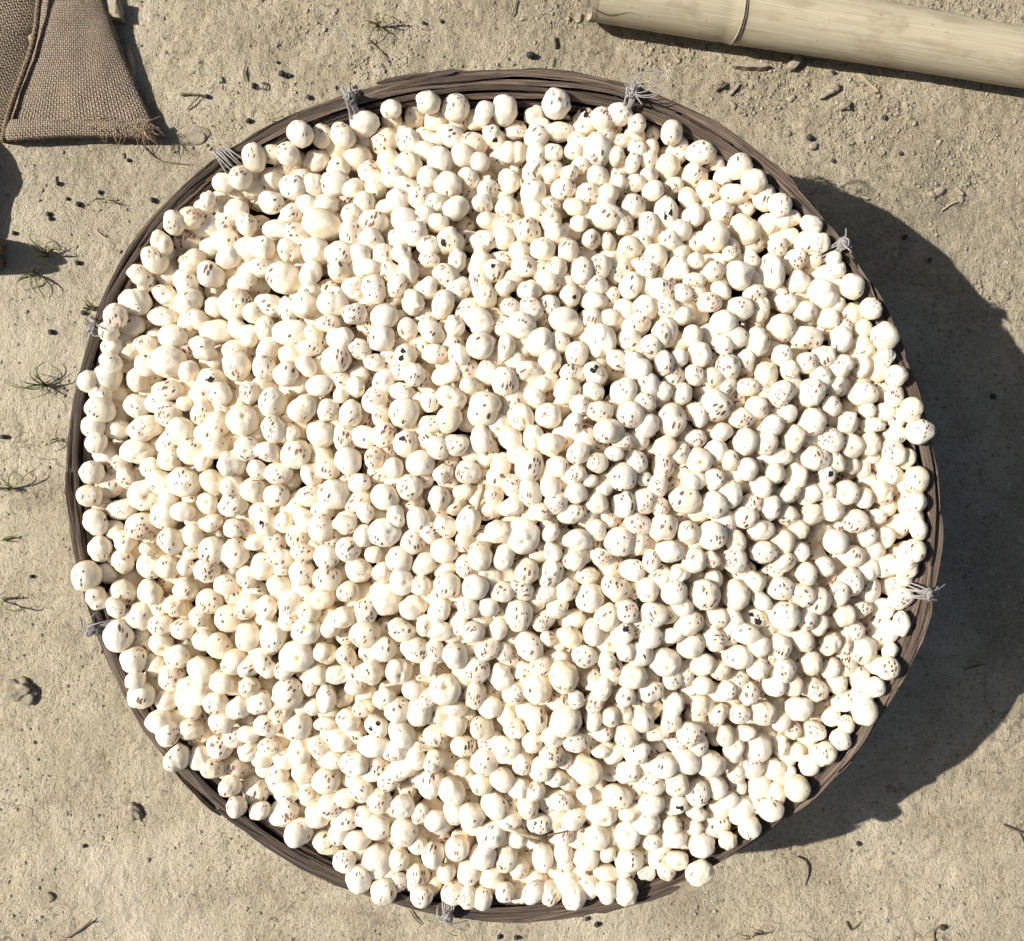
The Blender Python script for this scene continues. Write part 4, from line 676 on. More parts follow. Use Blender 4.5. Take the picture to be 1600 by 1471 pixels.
968 814 1912 192 198 8d;1027 370 1603 206 214 20p;1070 1312 1541 174 179 0d;633 208 1460 191 185 0t;1163 756 1802 200 155 -1d;852 1102 1817 197 196 -13d;1265 1125 1491 198 184 0t;880 753 2057 187 246 7f;347 806 1733 189 197 -21d;1063 279 1419 225 168 45f;311 810 1681 227 189 -45d;686 1152 1704 214 205 0f;\
1041 246 1389 175 179 0p;597 1038 1809 160 191 -17d;501 1195 1605 200 150 29h;726 531 1832 241 184 52d;964 583 1903 174 194 -34d;383 801 1735 165 196 -21t;1248 463 1582 183 211 -51p;580 593 1817 191 164 -2d;1056 565 1812 223 214 0f;1142 1098 1680 183 179 -50d;528 658 1881 184 178 31f;668 852 1970 211 239 -2d;\
734 1159 1700 205 197 0d;612 626 1880 196 239 -20d;1010 934 1805 198 190 0p;374 303 1504 213 198 0p;1378 829 1505 203 214 0p;394 981 1700 216 206 0p;958 1100 1781 168 201 50t;865 664 1924 231 221 0t;471 407 1596 228 187 57f;563 568 1817 172 171 3f;178 873 1578 174 167 0d;277 407 1483 213 209 0t;\
248 867 1593 215 193 -36d;1054 630 1842 197 189 0d;245 530 1537 182 183 0p;689 681 1988 195 167 -1f;245 702 1520 230 193 -4p;955 201 1508 171 140 0d;1309 601 1640 201 193 0d;626 1308 1539 198 190 0d;1035 993 1793 234 224 0t;517 458 1719 234 225 0d;1275 493 1633 165 168 0d;1160 553 1683 230 221 0p;\
1360 555 1600 190 194 0d;1223 670 1703 193 185 0p;1260 424 1503 175 165 0p;701 507 1860 233 224 0t;419 760 1812 169 198 48f;453 322 1588 168 144 0d;1264 645 1653 206 198 0p;871 717 1944 217 209 0p;912 666 1956 199 191 0d;918 1067 1723 204 196 0d;1311 979 1547 227 171 -18f;762 244 1388 181 182 0t;\
828 1212 1704 219 210 0p;1171 439 1659 201 193 0t;676 1359 1523 199 200 0f;1209 370 1523 221 208 0p;364 1184 1460 198 211 0f;1146 1188 1609 201 189 0d;419 565 1726 214 206 0p;666 206 1430 166 162 0f;1169 1131 1565 200 192 0p;524 353 1551 211 203 0f;1213 1150 1527 191 190 0f;443 677 1755 233 224 0f;\
448 984 1746 236 227 0f;1124 945 1758 197 189 0f;966 1325 1557 220 209 0f;850 618 1876 237 228 0d;962 372 1484 227 218 0d;786 1370 1511 182 175 0t;659 909 1914 195 187 0f;515 609 1792 219 210 0d;999 743 1834 211 202 0d;683 624 1837 240 230 0p;529 497 1793 219 210 0t;718 1382 1576 178 168 0f;\
1172 294 1580 166 174 0d;198 974 1581 154 165 0p;934 1273 1613 213 205 0p;848 478 1750 226 217 0d;1106 783 1847 175 165 0f;817 976 1788 219 211 0d;1320 547 1582 221 220 0p;482 1221 1557 185 190 0p;807 879 1892 190 183 0d;622 722 1821 232 223 0d;642 1350 1544 165 163 0d;1254 502 1643 166 160 0f;\
582 735 1837 226 217 0d;400 1157 1565 169 182 0p;1134 1142 1503 207 199 0p;605 866 1957 207 199 0t;975 854 1846 230 221 0p;277 593 1578 193 185 0p;817 569 1855 229 220 0f;909 937 1732 232 223 0d;803 260 1460 190 189 0f;891 481 1661 239 230 0d;741 1377 1563 156 164 0d;868 324 1599 237 228 0p;\
1030 668 1835 229 220 0d;995 1167 1613 248 238 0p;989 354 1450 226 217 0d;1322 789 1463 244 234 0t;202 766 1476 205 196 0d;1175 838 1694 219 210 0p;1142 788 1648 216 208 0p;527 919 1858 212 204 0d;1251 883 1570 204 196 0p;1125 649 1755 216 207 0p;1146 357 1544 202 190 0p;1188 575 1681 220 211 0p;\
661 734 1914 248 238 0d;577 847 1950 195 187 0d;1031 942 1714 226 217 0d;361 583 1524 226 217 0p;910 762 2001 213 204 0d;973 729 1932 192 184 0d;808 1272 1501 248 238 0f;661 407 1637 208 199 0d;924 1108 1827 208 199 0p;767 929 1906 200 192 0p;472 466 1535 200 192 0p;840 373 1660 206 198 0d;\
523 709 1760 202 194 0p;344 1056 1610 217 208 0t;905 1176 1716 194 186 0t;701 569 1898 230 221 0d;1135 912 1686 237 228 0t;344 552 1485 200 192 0p;552 266 1291 240 230 0t;730 1343 1453 195 187 0d;506 1078 1660 237 227 0f;789 476 1854 142 183 0h;825 913 1824 211 203 0d;864 963 1720 201 193 0d;\
577 257 1392 226 217 0f;402 868 1595 192 185 0d;436 1042 1537 206 198 0p;812 736 1958 195 187 0t;832 668 1846 197 189 0d;901 727 2012 227 218 0d;1033 494 1755 238 229 0p;774 299 1459 244 234 0d;709 866 1949 190 182 0d;338 763 1702 197 189 0p;1228 571 1687 227 218 0f;858 1012 1784 240 230 0d;\
723 420 1708 231 222 0d;891 1222 1648 213 204 0f;807 1308 1446 235 226 0t;768 1024 1823 192 184 0t;1166 702 1695 245 235 0p;638 878 1879 246 236 0t;549 611 1793 215 206 0d;458 347 1461 244 234 0f;620 944 1748 245 235 0d;576 531 1763 198 190 0d;534 392 1425 240 230 0t;802 823 1964 242 232 0p;\
770 604 1761 237 228 0d;1202 690 1602 239 229 0p;596 764 1879 215 207 0t;879 251 1342 215 206 0f;1258 593 1345 217 208 0t;718 1306 1241 235 226 0p;1175 514 1528 216 207 0f;1045 537 1725 215 207 0t;941 1197 1636 213 205 0p;428 375 1536 206 197 0d;1205 510 1639 208 200 0t;518 259 1380 201 193 0t;\
323 857 1613 223 214 0f;295 531 1505 197 189 0p;707 449 1770 194 186 0d;692 1283 1471 209 201 0p;939 873 1779 232 223 0f;653 1271 1526 202 194 0p;345 1146 1521 207 199 0f;1076 1204 1495 245 235 0d;1012 905 1852 214 205 0d;1061 524 1575 212 204 0p;225 937 1491 227 218 0t;515 1040 1722 231 221 0d;\
563 1101 1547 216 208 0d;902 1000 1767 204 196 0d;787 861 1964 202 194 0d;530 1221 1561 208 200 0d;305 1024 1430 213 205 0t;728 1178 1615 191 183 0d;1200 772 1702 217 209 0t;294 843 1535 234 224 0t;564 1232 1551 237 227 0d;678 472 1823 198 190 0t;455 1130 1606 200 192 0t;990 558 1855 248 238 0d;\
626 928 1870 211 203 0t;1131 1209 1505 197 189 0f;1104 427 1692 150 150 0d;1227 506 1546 205 197 0d;443 496 1619 215 206 0f;873 1297 1275 248 238 0p;547 944 1862 205 197 0t;1236 858 1641 203 195 0f;771 674 1848 248 238 0d;774 1201 1696 190 183 0d;938 591 1766 198 190 0t;875 595 1879 191 183 0d;\
581 316 1524 193 185 0f;298 923 1513 243 233 0f;556 529 1669 196 188 0d;571 811 1892 207 199 0p;945 458 1649 217 208 0d;553 871 1826 239 230 0d;1001 855 1775 191 184 0f;939 1164 1738 190 183 0p;1139 479 1699 139 159 0p;447 925 1786 230 221 0t;827 1168 1648 249 239 0p;509 415 1333 197 189 0p;\
450 799 1767 198 190 0d;662 774 1847 237 228 0d;682 882 1882 247 237 0f;961 263 1376 214 206 0p;733 788 1875 230 221 0p;1292 1053 1403 230 221 0p;1199 1169 1446 204 196 0f;667 973 1889 241 232 0t;988 1272 1591 235 226 0f;939 935 1831 191 183 0t;800 1191 1624 212 203 0f;1018 693 1735 214 206 0d;\
258 484 1440 231 222 0p;957 1130 1810 190 182 0d;294 572 1504 201 193 0f;1094 424 1563 203 195 0p;1220 499 1283 213 205 0t;872 393 1668 204 196 0d;518 787 1826 223 214 0d;336 510 1541 239 230 0f;613 654 1797 195 187 0d;845 727 1855 220 211 0d;1380 736 1420 207 198 0f;394 361 1400 248 238 0t;\
362 852 1597 210 201 0t;934 1021 1846 190 183 0d;950 1276 1463 215 206 0d;705 368 1520 229 220 0t;669 312 1598 201 193 0f;385 1001 1534 245 235 0t;1233 677 1575 230 221 0p;823 314 1433 193 185 0f;1105 877 1718 205 197 0t;1106 762 1766 196 188 0p;1212 545 1606 205 197 0p;1047 858 1829 239 230 0d;\
868 1163 1443 226 217 0p;1044 1292 1445 209 200 0f;971 668 1813 223 214 0f;1227 1165 1407 210 201 0f;1093 971 1659 228 219 0f;1259 922 1646 195 187 0p;969 954 1859 219 211 0d;1179 1079 1537 200 192 0t;423 891 1614 205 197 0t;625 781 1869 201 193 0t;239 986 1431 243 234 0d;518 749 1807 223 214 0d;\
353 1024 1412 231 222 0d;870 1230 1542 219 210 0t;899 323 1480 245 235 0t;633 1245 1252 242 232 0p;264 808 1525 203 194 0p;319 592 1619 195 187 0f;543 823 1822 207 198 0f;682 383 1596 202 194 0d;777 1053 1726 250 240 0d;763 527 1774 198 190 0d;1166 1241 1503 193 185 0f;1150 416 1530 198 190 0f;\
591 1161 1659 192 184 0t;297 464 1478 237 227 0f;963 1071 1810 219 210 0f;968 733 1787 222 213 0d;509 531 1657 214 206 0d;619 1183 1358 207 199 0p;805 286 1247 196 188 0f;674 1119 1637 211 202 0d;299 1036 1312 211 203 0d;1157 861 1616 207 199 0f;1144 385 1459 203 194 0t;653 359 1636 194 186 0p;\
987 231 1368 215 207 0t;1153 663 1703 250 240 0t;649 268 1456 214 205 0f;720 1079 1834 199 191 0d;1380 690 1532 203 200 0t;1211 447 1514 193 185 0p;849 562 1806 231 222 0p;599 901 1897 200 192 0d;679 982 1688 233 224 0d;843 956 1834 229 220 0d;954 753 1897 211 203 0t;589 370 1558 208 199 0f;\
1222 1092 1440 232 223 0d;607 1214 1487 232 223 0p;615 868 1769 230 220 0d;765 987 1908 196 188 0p;1032 812 1780 232 223 0d;279 981 1389 194 186 0f;269 780 1586 225 216 0f;867 1182 1733 210 202 0p;777 1302 1550 245 235 0p;795 226 1295 231 222 0d;645 988 1735 196 188 0d;385 867 1481 209 201 0f;\
764 707 1589 228 219 0d;323 891 1489 236 227 0t;471 870 1843 203 195 0d;922 611 1857 214 206 0d;755 945 1709 236 227 0p;941 345 1572 232 223 0d;1369 803 1399 193 185 0t;264 1007 1358 199 191 0p;631 230 1320 236 227 0f;317 424 1443 220 211 0p;1348 747 1425 194 186 0t;871 815 1880 192 184 0d;\
231 615 1421 216 207 0p;295 725 1516 229 219 0d;782 623 1884 210 201 0t;1187 456 1562 195 187 0d;958 563 1746 228 219 0p;631 674 1540 195 187 0d;398 616 1530 213 205 0p;885 347 1318 225 216 0p;508 1006 1670 222 213 0d;997 451 1632 247 237 0t;703 1318 1414 219 211 0f;920 1296 1431 209 201 0d;\
1375 773 1451 218 210 0p;1343 958 1376 233 223 0t;930 729 1903 226 217 0d;270 916 1416 215 206 0t;1070 555 1647 240 230 0p;639 1131 1697 244 234 0d;345 449 1388 213 204 0p;915 813 1894 222 213 0d;996 276 1448 190 183 0t;955 1150 1623 205 196 0d;1378 862 1432 207 199 0f;332 383 1406 241 231 0p;\
407 1019 1626 220 211 0f;1276 600 1633 213 204 0p;757 557 1812 234 224 0d;800 931 1903 234 224 0d;443 718 1832 201 193 0p;496 650 1783 205 196 0d;496 626 1681 248 238 0d;1041 310 1320 220 211 0p;885 569 1823 213 205 0f;775 739 1880 246 236 0d;588 1245 1454 223 214 0f;1084 857 1810 192 185 0d;\
417 599 1673 194 186 0f;456 572 1791 223 215 0t;639 342 1542 232 223 0d;722 638 1788 240 231 0d;1077 946 1702 204 196 0p;587 1060 1632 203 194 0d;1091 640 1716 217 208 0d;1016 1311 1454 217 208 0f;757 442 1720 196 188 0t;1234 594 1423 197 189 0t;644 1234 1483 223 215 0f;999 645 1913 239 229 0f;\
807 685 1898 237 228 0p;1168 806 1583 235 226 0t;990 979 1788 223 214 0f;324 514 1416 206 198 0t;734 1306 1443 215 206 0d;755 761 1781 236 226 0t;841 644 1774 201 193 0t;1091 363 1401 246 236 0p;1009 1075 1654 246 236 0f;673 356 1513 223 214 0d;551 1243 1429 225 216 0f;1254 786 1617 234 224 0d;\
845 710 1729 194 187 0d;306 743 1624 211 202 0f;723 601 1858 191 183 0d;505 1253 1468 233 224 0f;604 314 1417 223 214 0t;419 852 1705 199 191 0d;530 1094 1547 211 202 0p;739 896 1926 236 226 0d;337 938 1588 202 194 0t;825 463 1684 193 185 0d;534 411 1553 227 218 0d;448 1002 1621 202 194 0f;\
345 987 1342 222 214 0d;858 455 1640 250 240 0p;495 382 1322 233 224 0t;924 312 1593 204 195 0t;533 942 1730 248 238 0d;734 328 1464 197 190 0p;269 810 1363 219 210 0t;501 1118 1483 246 236 0f;490 281 1325 227 217 0f;1088 506 1650 195 187 0t;423 944 1630 204 196 0p;932 1235 1555 238 229 0f;\
1118 1041 1706 224 215 0f;826 278 1379 219 210 0p;836 396 1367 214 205 0f;609 1042 1682 194 186 0d;1234 405 1479 225 216 0t;484 510 1611 198 190 0d;605 1219 1320 211 203 0f;992 709 1847 211 203 0d;1246 985 1666 216 208 0f;1001 820 1875 219 210 0d;367 1112 1534 230 221 0t;1211 1054 1655 201 193 0f;\
996 1013 1479 237 228 0d;686 441 1665 247 237 0d;1265 990 1511 219 211 0t;843 988 1689 192 184 0p;824 242 1131 215 206 0f;571 615 1587 239 230 0p;624 290 1486 206 198 0p;1061 1137 1625 244 234 0p;1082 307 1421 191 183 0f;1138 315 1396 228 218 0p;494 881 1542 219 210 0p;626 380 1577 217 208 0d;\
923 503 1733 240 230 0d;395 473 1474 233 224 0p;1041 591 1726 204 196 0f;567 687 1847 197 189 0d;816 1122 1744 229 220 0d;947 1321 1415 211 202 0d;1147 1105 1560 235 226 0f;824 426 1708 248 238 0d;241 783 1337 239 230 0p;555 702 1689 244 234 0t;618 1266 1425 239 229 0f;619 1146 1426 240 231 0t;\
1289 788 1564 213 204 0p;749 715 1866 212 204 0d;1048 342 1484 250 240 0t;681 1023 1766 238 228 0t;1072 935 1820 219 210 0f;1062 438 1558 230 220 0t;872 890 1771 244 234 0d;923 614 1611 239 229 0f;258 968 1505 218 209 0t;1142 824 1776 209 201 0p;318 861 1390 200 192 0f;565 769 1856 199 192 0d;\
403 1116 1487 193 185 0f;1167 754 1664 236 227 0f;804 715 1837 191 184 0d;1285 755 1521 195 187 0p;437 1217 1345 210 201 0p;640 1043 1755 215 206 0d;611 564 1749 223 214 0f;725 263 1302 219 210 0f;1179 434 1482 193 185 0f;955 787 1859 208 200 0p;1023 734 1756 218 209 0d;1230 657 1434 202 193 0d;\
1046 902 1861 235 225 0d;1000 1295 1534 191 184 0f;670 394 1373 230 221 0d;423 818 1707 225 216 0d;871 506 1708 230 221 0d;812 711 1687 221 212 0d;387 1038 1571 218 210 0f;459 852 1577 205 197 0f;890 424 1676 228 219 0f;1084 677 1663 193 185 0f;951 455 1436 231 221 0d;1255 1116 1355 199 191 0f;\
988 385 1560 198 190 0f;1142 486 1446 226 217 0t;243 782 1495 209 201 0d;380 1150 1468 241 231 0p;315 963 1479 200 192 0d;1236 570 1538 217 209 0p;1313 717 1434 207 198 0t;1218 911 1584 213 205 0f;714 998 1676 232 223 0d;848 796 1918 225 216 0d;561 1311 1448 201 193 0t;1183 1049 1538 196 188 0p;\
472 1233 1337 225 216 0f;210 646 1376 219 210 0p;550 757 1749 208 199 0d;925 232 1425 234 224 0f;1129 437 1573 230 221 0f;1086 1100 1619 205 197 0f;938 250 1278 202 194 0p;742 1247 1521 248 239 0f;707 1148 1574 214 206 0d;268 668 1557 194 187 0t;493 777 1751 227 218 0d;1228 537 1333 208 200 0p;\
734 467 1761 214 206 0t;905 588 1718 237 228 0t;1322 620 1288 223 214 0d;722 698 1813 233 224 0t;1255 1065 1427 239 229 0d;800 426 1602 192 184 0t;664 1145 1595 201 193 0d;904 904 1800 210 202 0t;708 747 1633 190 183 0d;713 944 1849 248 238 0d;576 912 1797 249 239 0d;1116 901 1535 190 183 0p;\
798 390 1665 191 183 0d;758 1091 1720 217 208 0d;630 1172 1678 204 195 0d;547 1186 1538 222 213 0f;483 363 1525 225 216 0p;590 1249 1289 231 222 0p;900 1151 1760 193 185 0f;468 481 1374 248 238 0d;857 751 1943 220 211 0p;1060 466 1696 199 191 0t;730 292 1418 242 233 0f;616 998 1770 203 195 0t;\
303 973 1220 244 234 0p;1215 440 1296 192 185 0d;847 350 1355 247 237 0f;1051 275 1270 199 191 0d;702 326 1583 231 221 0f;1181 940 1415 243 233 0p;324 1098 1343 200 192 0f;852 422 1613 202 194 0d;365 530 1397 221 213 0f;850 1066 1790 228 219 0d;1060 337 1163 190 183 0p;1113 790 1707 232 223 0p;\
794 994 1739 192 184 0d;512 839 1578 194 186 0p;268 911 1252 197 189 0t;1340 740 1238 196 189 0t;1207 1026 1391 205 197 0d;924 908 1507 250 240 0d;296 672 1590 199 191 0f;1148 537 1561 205 197 0f;636 1019 1620 200 192 0d;673 816 1594 190 182 0d;604 724 1634 192 184 0t;1335 917 1386 246 236 0p;\
938 755 1612 207 199 0t;344 837 1466 198 190 0p;657 1123 1400 231 221 0d;1232 906 1463 207 199 0d;1081 293 1310 225 216 0f;973 594 1754 222 214 0d;650 925 1756 202 193 0d;1217 1045 1528 206 198 0p;811 848 1883 202 194 0f;594 1092 1594 238 228 0t;719 978 1809 233 223 0d;513 353 1424 214 206 0p;\
587 840 1805 238 229 0d;376 650 1621 211 203 0p;493 914 1732 197 189 0d;1104 464 1602 196 188 0t;1071 800 1756 222 213 0t;371 726 1655 243 233 0f;1076 766 1710 198 190 0p;918 448 1586 198 190 0f;367 947 1485 212 204 0p;1314 898 1482 219 210 0p;225 691 1377 200 192 0p;485 833 1780 232 223 0d;\
687 704 1875 195 187 0d;790 1265 1619 191 183 0p;893 1290 1476 191 183 0p;626 1319 1377 196 188 0t;1207 869 1682 234 224 0f;1179 1124 1449 190 182 0t;1164 596 1613 200 192 0f;414 1158 1423 205 197 0f;693 593 1787 211 203 0f;867 601 1729 239 230 0p;783 829 1816 207 198 0d;1100 1182 1595 207 199 0p;\
493 577 1745 194 186 0d;1256 823 1481 215 207 0f;963 1121 1674 206 198 0d;1282 581 1532 224 215 0p;926 411 1523 192 184 0p;634 522 1725 206 197 0d;405 752 1624 222 213 0t;446 1099 1478 213 204 0p;912 1260 1464 249 239 0p;652 662 1636 215 206 0d;1222 945 1417 234 224 0t;771 1348 1416 192 184 0t;\
384 435 1444 197 189 0f;1020 584 1594 203 195 0d;1157 1194 1341 196 189 0f;1335 568 1469 220 212 0f;1020 1035 1712 192 184 0f;997 1022 1792 193 185 0f;815 630 1843 213 204 0d;556 982 1693 241 231 0d;340 695 1474 210 202 0p;659 330 1287 237 228 0p;833 451 1513 228 219 0t;818 1027 1525 197 189 0d;\
363 718 1513 215 206 0d;1126 356 1302 226 217 0d;738 877 1640 239 229 0d;591 414 1464 209 201 0d;1200 521 1442 198 190 0p;482 730 1530 232 223 0d;703 550 1757 215 206 0t;608 275 1405 204 196 0p;1119 516 1703 192 184 0p;1142 1025 1615 193 185 0t;691 1215 1296 209 201 0t;1087 466 1465 198 190 0p;\
1029 413 1360 211 203 0p;544 1064 1392 220 211 0t;829 659 1627 246 236 0p;977 716 1646 232 222 0d;639 1057 1564 215 206 0d;1256 1044 1268 242 232 0p;488 332 1205 203 195 0t;1038 554 1541 224 215 0p;994 910 1525 233 224 0p;680 788 1665 225 216 0d;949 1069 1649 240 230 0d;674 1017 1604 236 226 0d;\
773 1112 1474 215 206 0d;1143 1047 1399 206 198 0p;506 1044 1437 226 217 0f;1067 449 1374 195 187 0p;796 550 1609 199 191 0t;514 301 1171 237 227 0f;969 809 1779 210 201 0d;654 1305 1435 200 192 0p;362 492 1454 215 207 0t;1087 992 1490 244 234 0f;525 674 1759 224 215 0p;998 595 1868 232 222 0f;\
1197 955 1578 228 219 0d;1035 949 1553 235 226 0p;874 1199 1433 199 191 0t;1208 867 1360 216 208 0p;671 694 1619 209 201 0d;1183 497 1335 230 221 0f;522 745 1518 215 207 0d;1226 756 1347 246 237 0f;875 1025 1578 200 192 0d;792 816 1674 223 214 0d;1167 560 1421 220 211 0d;1157 682 1563 190 182 0t;\
644 595 1615 213 204 0f;734 789 1661 228 219 0d;315 735 1364 203 195 0t;984 493 1382 214 205 0d;449 748 1520 241 231 0p;1307 577 1328 209 200 0f;1085 598 1513 193 185 0p;313 487 1182 237 228 0d;933 390 1436 193 185 0f;795 628 1689 224 215 0d;643 943 1604 225 216 0d;1076 893 1734 221 212 0f;\
542 1285 1489 203 195 0f;1271 508 1328 199 191 0p;1063 660 1576 198 190 0t;1300 809 1255 239 229 0t;896 789 1767 208 200 0d;1047 1038 1524 209 201 0t;236 854 1278 241 232 0d;781 1164 1463 211 203 0d;363 873 1388 215 206 0d;1319 865 1243 222 213 0p;610 750 1715 190 183 0d;1087 1028 1662 204 196 0d;\
366 682 1649 210 202 0d;971 1262 1273 218 210 0f;713 479 1504 200 192 0d;632 262 1132 199 191 0d;925 667 1651 224 215 0d;837 870 1582 191 183 0f;403 527 1399 221 212 0t;1056 735 1629 242 232 0f;1020 1068 1463 246 236 0d;436 502 1454 233 223 0t;625 275 1256 208 200 0d;537 464 1506 213 204 0t;\
1110 615 1473 200 192 0f;577 1173 1373 226 217 0p;762 1076 1459 209 200 0d;1361 703 1362 246 236 0p;828 950 1593 207 198 0d;712 1092 1591 223 214 0d;512 471 1415 225 216 0d;729 321 1268 208 200 0t;633 711 1672 202 194 0d;1253 1013 1412 191 184 0d;708 602 1603 201 193 0d;306 656 1299 212 203 0f;\
921 1095 1571 206 197 0d;720 908 1751 205 197 0d;1302 970 1291 212 204 0p;1175 1000 1414 226 217 0p;303 548 1270 196 188 0f;602 1295 1311 195 187 0f;972 1292 1236 191 183 0p;1330 923 1216 227 218 0f;536 598 1529 211 203 0d;653 977 1563 229 220 0d;566 944 1629 205 196 0d;1057 1047 1380 237 228 0p;\
1060 976 1586 203 194 0f;738 978 1589 198 190 0d;742 1116 1533 196 188 0d;1044 1246 1338 219 211 0p;729 711 1617 212 204 0t;1257 964 1372 212 203 0f;601 780 1753 191 184 0d;466 632 1613 192 185 0d;948 996 1661 196 188 0t;899 994 1536 216 208 0f;632 481 1450 198 190 0p;1014 444 1360 213 204 0p;\
927 724 1673 242 233 0d;503 1198 1280 243 233 0p;342 816 1580 229 220 0f;960 941 1706 218 209 0f;374 964 1618 215 206 0f;891 408 1550 222 213 0d;948 489 1673 199 191 0d;1332 819 1395 234 225 0p;687 1223 1551 210 202 0p;705 778 1778 239 230 0d;894 632 1777 206 198 0d;1028 1096 1378 225 216 0f;\
1287 757 1246 229 220 0f;847 1010 1601 198 191 0d;262 678 1276 237 228 0d;1220 727 1523 202 194 0f;727 1171 1375 244 235 0t;937 494 1406 227 218 0d"""
RAW = [s for s in SEEDS.split(';')]
def parse(s):
    t = s.split(); code = t[5][-1]
    return float(t[0]), float(t[1]), float(t[2]) * 1e-4, float(t[3]) / 10, float(t[4]) / 10, float(t[5][:-1]), code

def unit(v): return v / np.linalg.norm(v)
def seed_shape(a, b, rot, code, sub, r):
    """One popped seed: a star-shaped, lobed, creased, slightly dented lump. a, b: half axes in metres."""
    D, F = ICO[sub]
    q = r.normal(size=4); q /= np.linalg.norm(q)
    Rm = np.array(Quaternion(q).to_matrix()); E = D @ Rm              # random orientation of the features
    nl = {'t': int(r.integers(2, 5)), 'h': int(r.integers(1, 3))}.get(code, int(r.choice([1, 1, 1, 2, 2, 3])))
    rad = np.ones(len(D))
    if nl > 1:
        k = 20.0 if code != 't' else 34.0; acc = np.zeros(len(D))
        first = unit(r.normal(size=3))
        for i in range(nl):
            c = first if i == 0 else unit(r.normal(size=3) - first * (0.9 if i == 1 else 0.2))
            c = c * (r.uniform(0.20, 0.34) if code != 't' else r.uniform(0.28, 0.44)); R = r.uniform(0.72, 0.88)
            dc = E @ c; h = dc + np.sqrt(np.maximum(R * R - c @ c + dc * dc, 0.02)); acc += np.exp(k * (h - 1))
        rad = 1 + np.log(acc) / k
    for i in range(7):
        w = r.normal(size=3) * r.uniform(1.6, 5.5); rad += r.uniform(0.008, 0.022) * np.sin(E @ w + r.uniform(0, 6.28))
    for i in range(5):
        w = r.normal(size=3) * r.uniform(5, 10); rad += r.uniform(0.005, 0.014) * np.sin(E @ w + r.uniform(0, 6.28))
    if r.uniform() < 0.5 or code == 't':                # folds
        for i in range(int(r.integers(1, 4 if code == 't' else 2))):
            nrm = unit(r.normal(size=3)); cen = unit(r.normal(size=3)); o = r.uniform(-0.3, 0.3)
            s = E @ nrm - o + 0.10 * np.sin(5 * (E @ cen)); g = np.clip(E @ cen + 0.5, 0, 1)
            rad -= r.uniform(0.04, 0.10) * np.exp(-(s / 0.085) ** 2) * g
    if r.uniform() < 0.3:                                                # a flat or dented cheek
        nrm = unit(r.normal(size=3)); d = E @ nrm; lim = r.uniform(0.78, 0.92)
        rad = np.where(d > lim, rad * (1 - 0.55 * (1 - lim / np.maximum(d, 1e-3))), rad)
    hm = np.zeros(len(D)); cm = np.zeros(len(D))
    if code == 'h':
        e = r.uniform(0.05, 0.75); az = r.uniform(0, 6.28); ax = np.array([e * math.cos(az), e * math.sin(az), 1.0]); ax = unit(ax)
        an = np.arccos(np.clip(D @ ax, -1, 1)); wd = r.uniform(0.20, 0.34)
        p1 = unit(np.cross(ax, [0.3, 1, 0.2])); p2 = np.cross(ax, p1); fi = np.arctan2(D @ p2, D @ p1)
        rad -= r.uniform(0.14, 0.26) * np.exp(-(an / wd) ** 2); rad += 0.028 * np.cos(fi * int(r.integers(4, 8)) + 1) * np.exp(-((an - wd * 1.4) / (wd * 0.8)) ** 2)
        hm = np.exp(-(an / (wd * 0.85)) ** 2) * r.uniform(0.75, 1.1)
    if code == 'b':
        for i in range(int(r.integers(1, 3))):
            e = r.uniform(0.2, 0.7); az = r.uniform(0, 6.28); ax = unit(np.array([e * math.cos(az), e * math.sin(az), 1.0]))
            an = np.arccos(np.clip(D @ ax, -1, 1)); cm = np.maximum(cm, np.exp(-(an / r.uniform(0.22, 0.36)) ** 2) * 1.1)
    V = D * rad[:, None]
    ca, sa = math.cos(-rot), math.sin(-rot)
    V[:, 0] *= a / max(V[:, 0].max(), -V[:, 0].min(), 0.3); V[:, 1] *= b / max(V[:, 1].max(), -V[:, 1].min(), 0.3)
    V[:, 2] *= min(a, b) * r.uniform(0.95, 1.06) / max(V[:, 2].max(), -V[:, 2].min(), 0.3)
    V = np.stack([V[:, 0] * ca - V[:, 1] * sa, V[:, 0] * sa + V[:, 1] * ca, V[:, 2]], 1)
    # freckles
    base = {'p': 0.0, 'f': r.uniform(0.5, 0.85), 'd': r.uniform(0.85, 1.1), 'b': 0.40, 'h': r.choice([0.0, 0.30]), 't': r.choice([0.0, 0.25, 0.35])}[code]
    e = r.uniform(0.1, 0.95) if code != 'p' else r.uniform(0.9, 2.5); az = r.uniform(0, 6.28); pole = unit(np.array([e * math.cos(az), e * math.sin(az), 1.0]))
    if code == 'p': base = 0.35
    an = np.arccos(np.clip(D @ pole, -1, 1)); fm = base * np.exp(-(an / r.uniform(0.55, 1.0)) ** 4)
    p1 = unit(np.cross(pole, [0.3, 1, 0.2])); p2 = np.cross(pole, p1); s = r.uniform(3.7, 5.4)
    fc = np.stack([D @ p1 * s, D @ p2 * s * r.uniform(0.34, 0.55), D @ pole * s * 0.7], 1) + r.uniform(-60, 60, 3)
    tn = np.full(len(D), float(np.clip(r.beta(1.4, 3.6), 0, 1)))
    return V, F, fc, np.stack([fm, hm, cm], 1), tn

def put_attr(me, fc, mk, tn):
    a = me.attributes.new('fc', 'FLOAT_VECTOR', 'POINT'); a.data.foreach_set('vector', fc.astype(np.float32).ravel())
    a = me.attributes.new('mk', 'FLOAT_VECTOR', 'POINT'); a.data.foreach_set('vector', mk.astype(np.float32).ravel())
    a = me.attributes.new('tn', 'FLOAT', 'POINT'); a.data.foreach_set('value', tn.astype(np.float32))

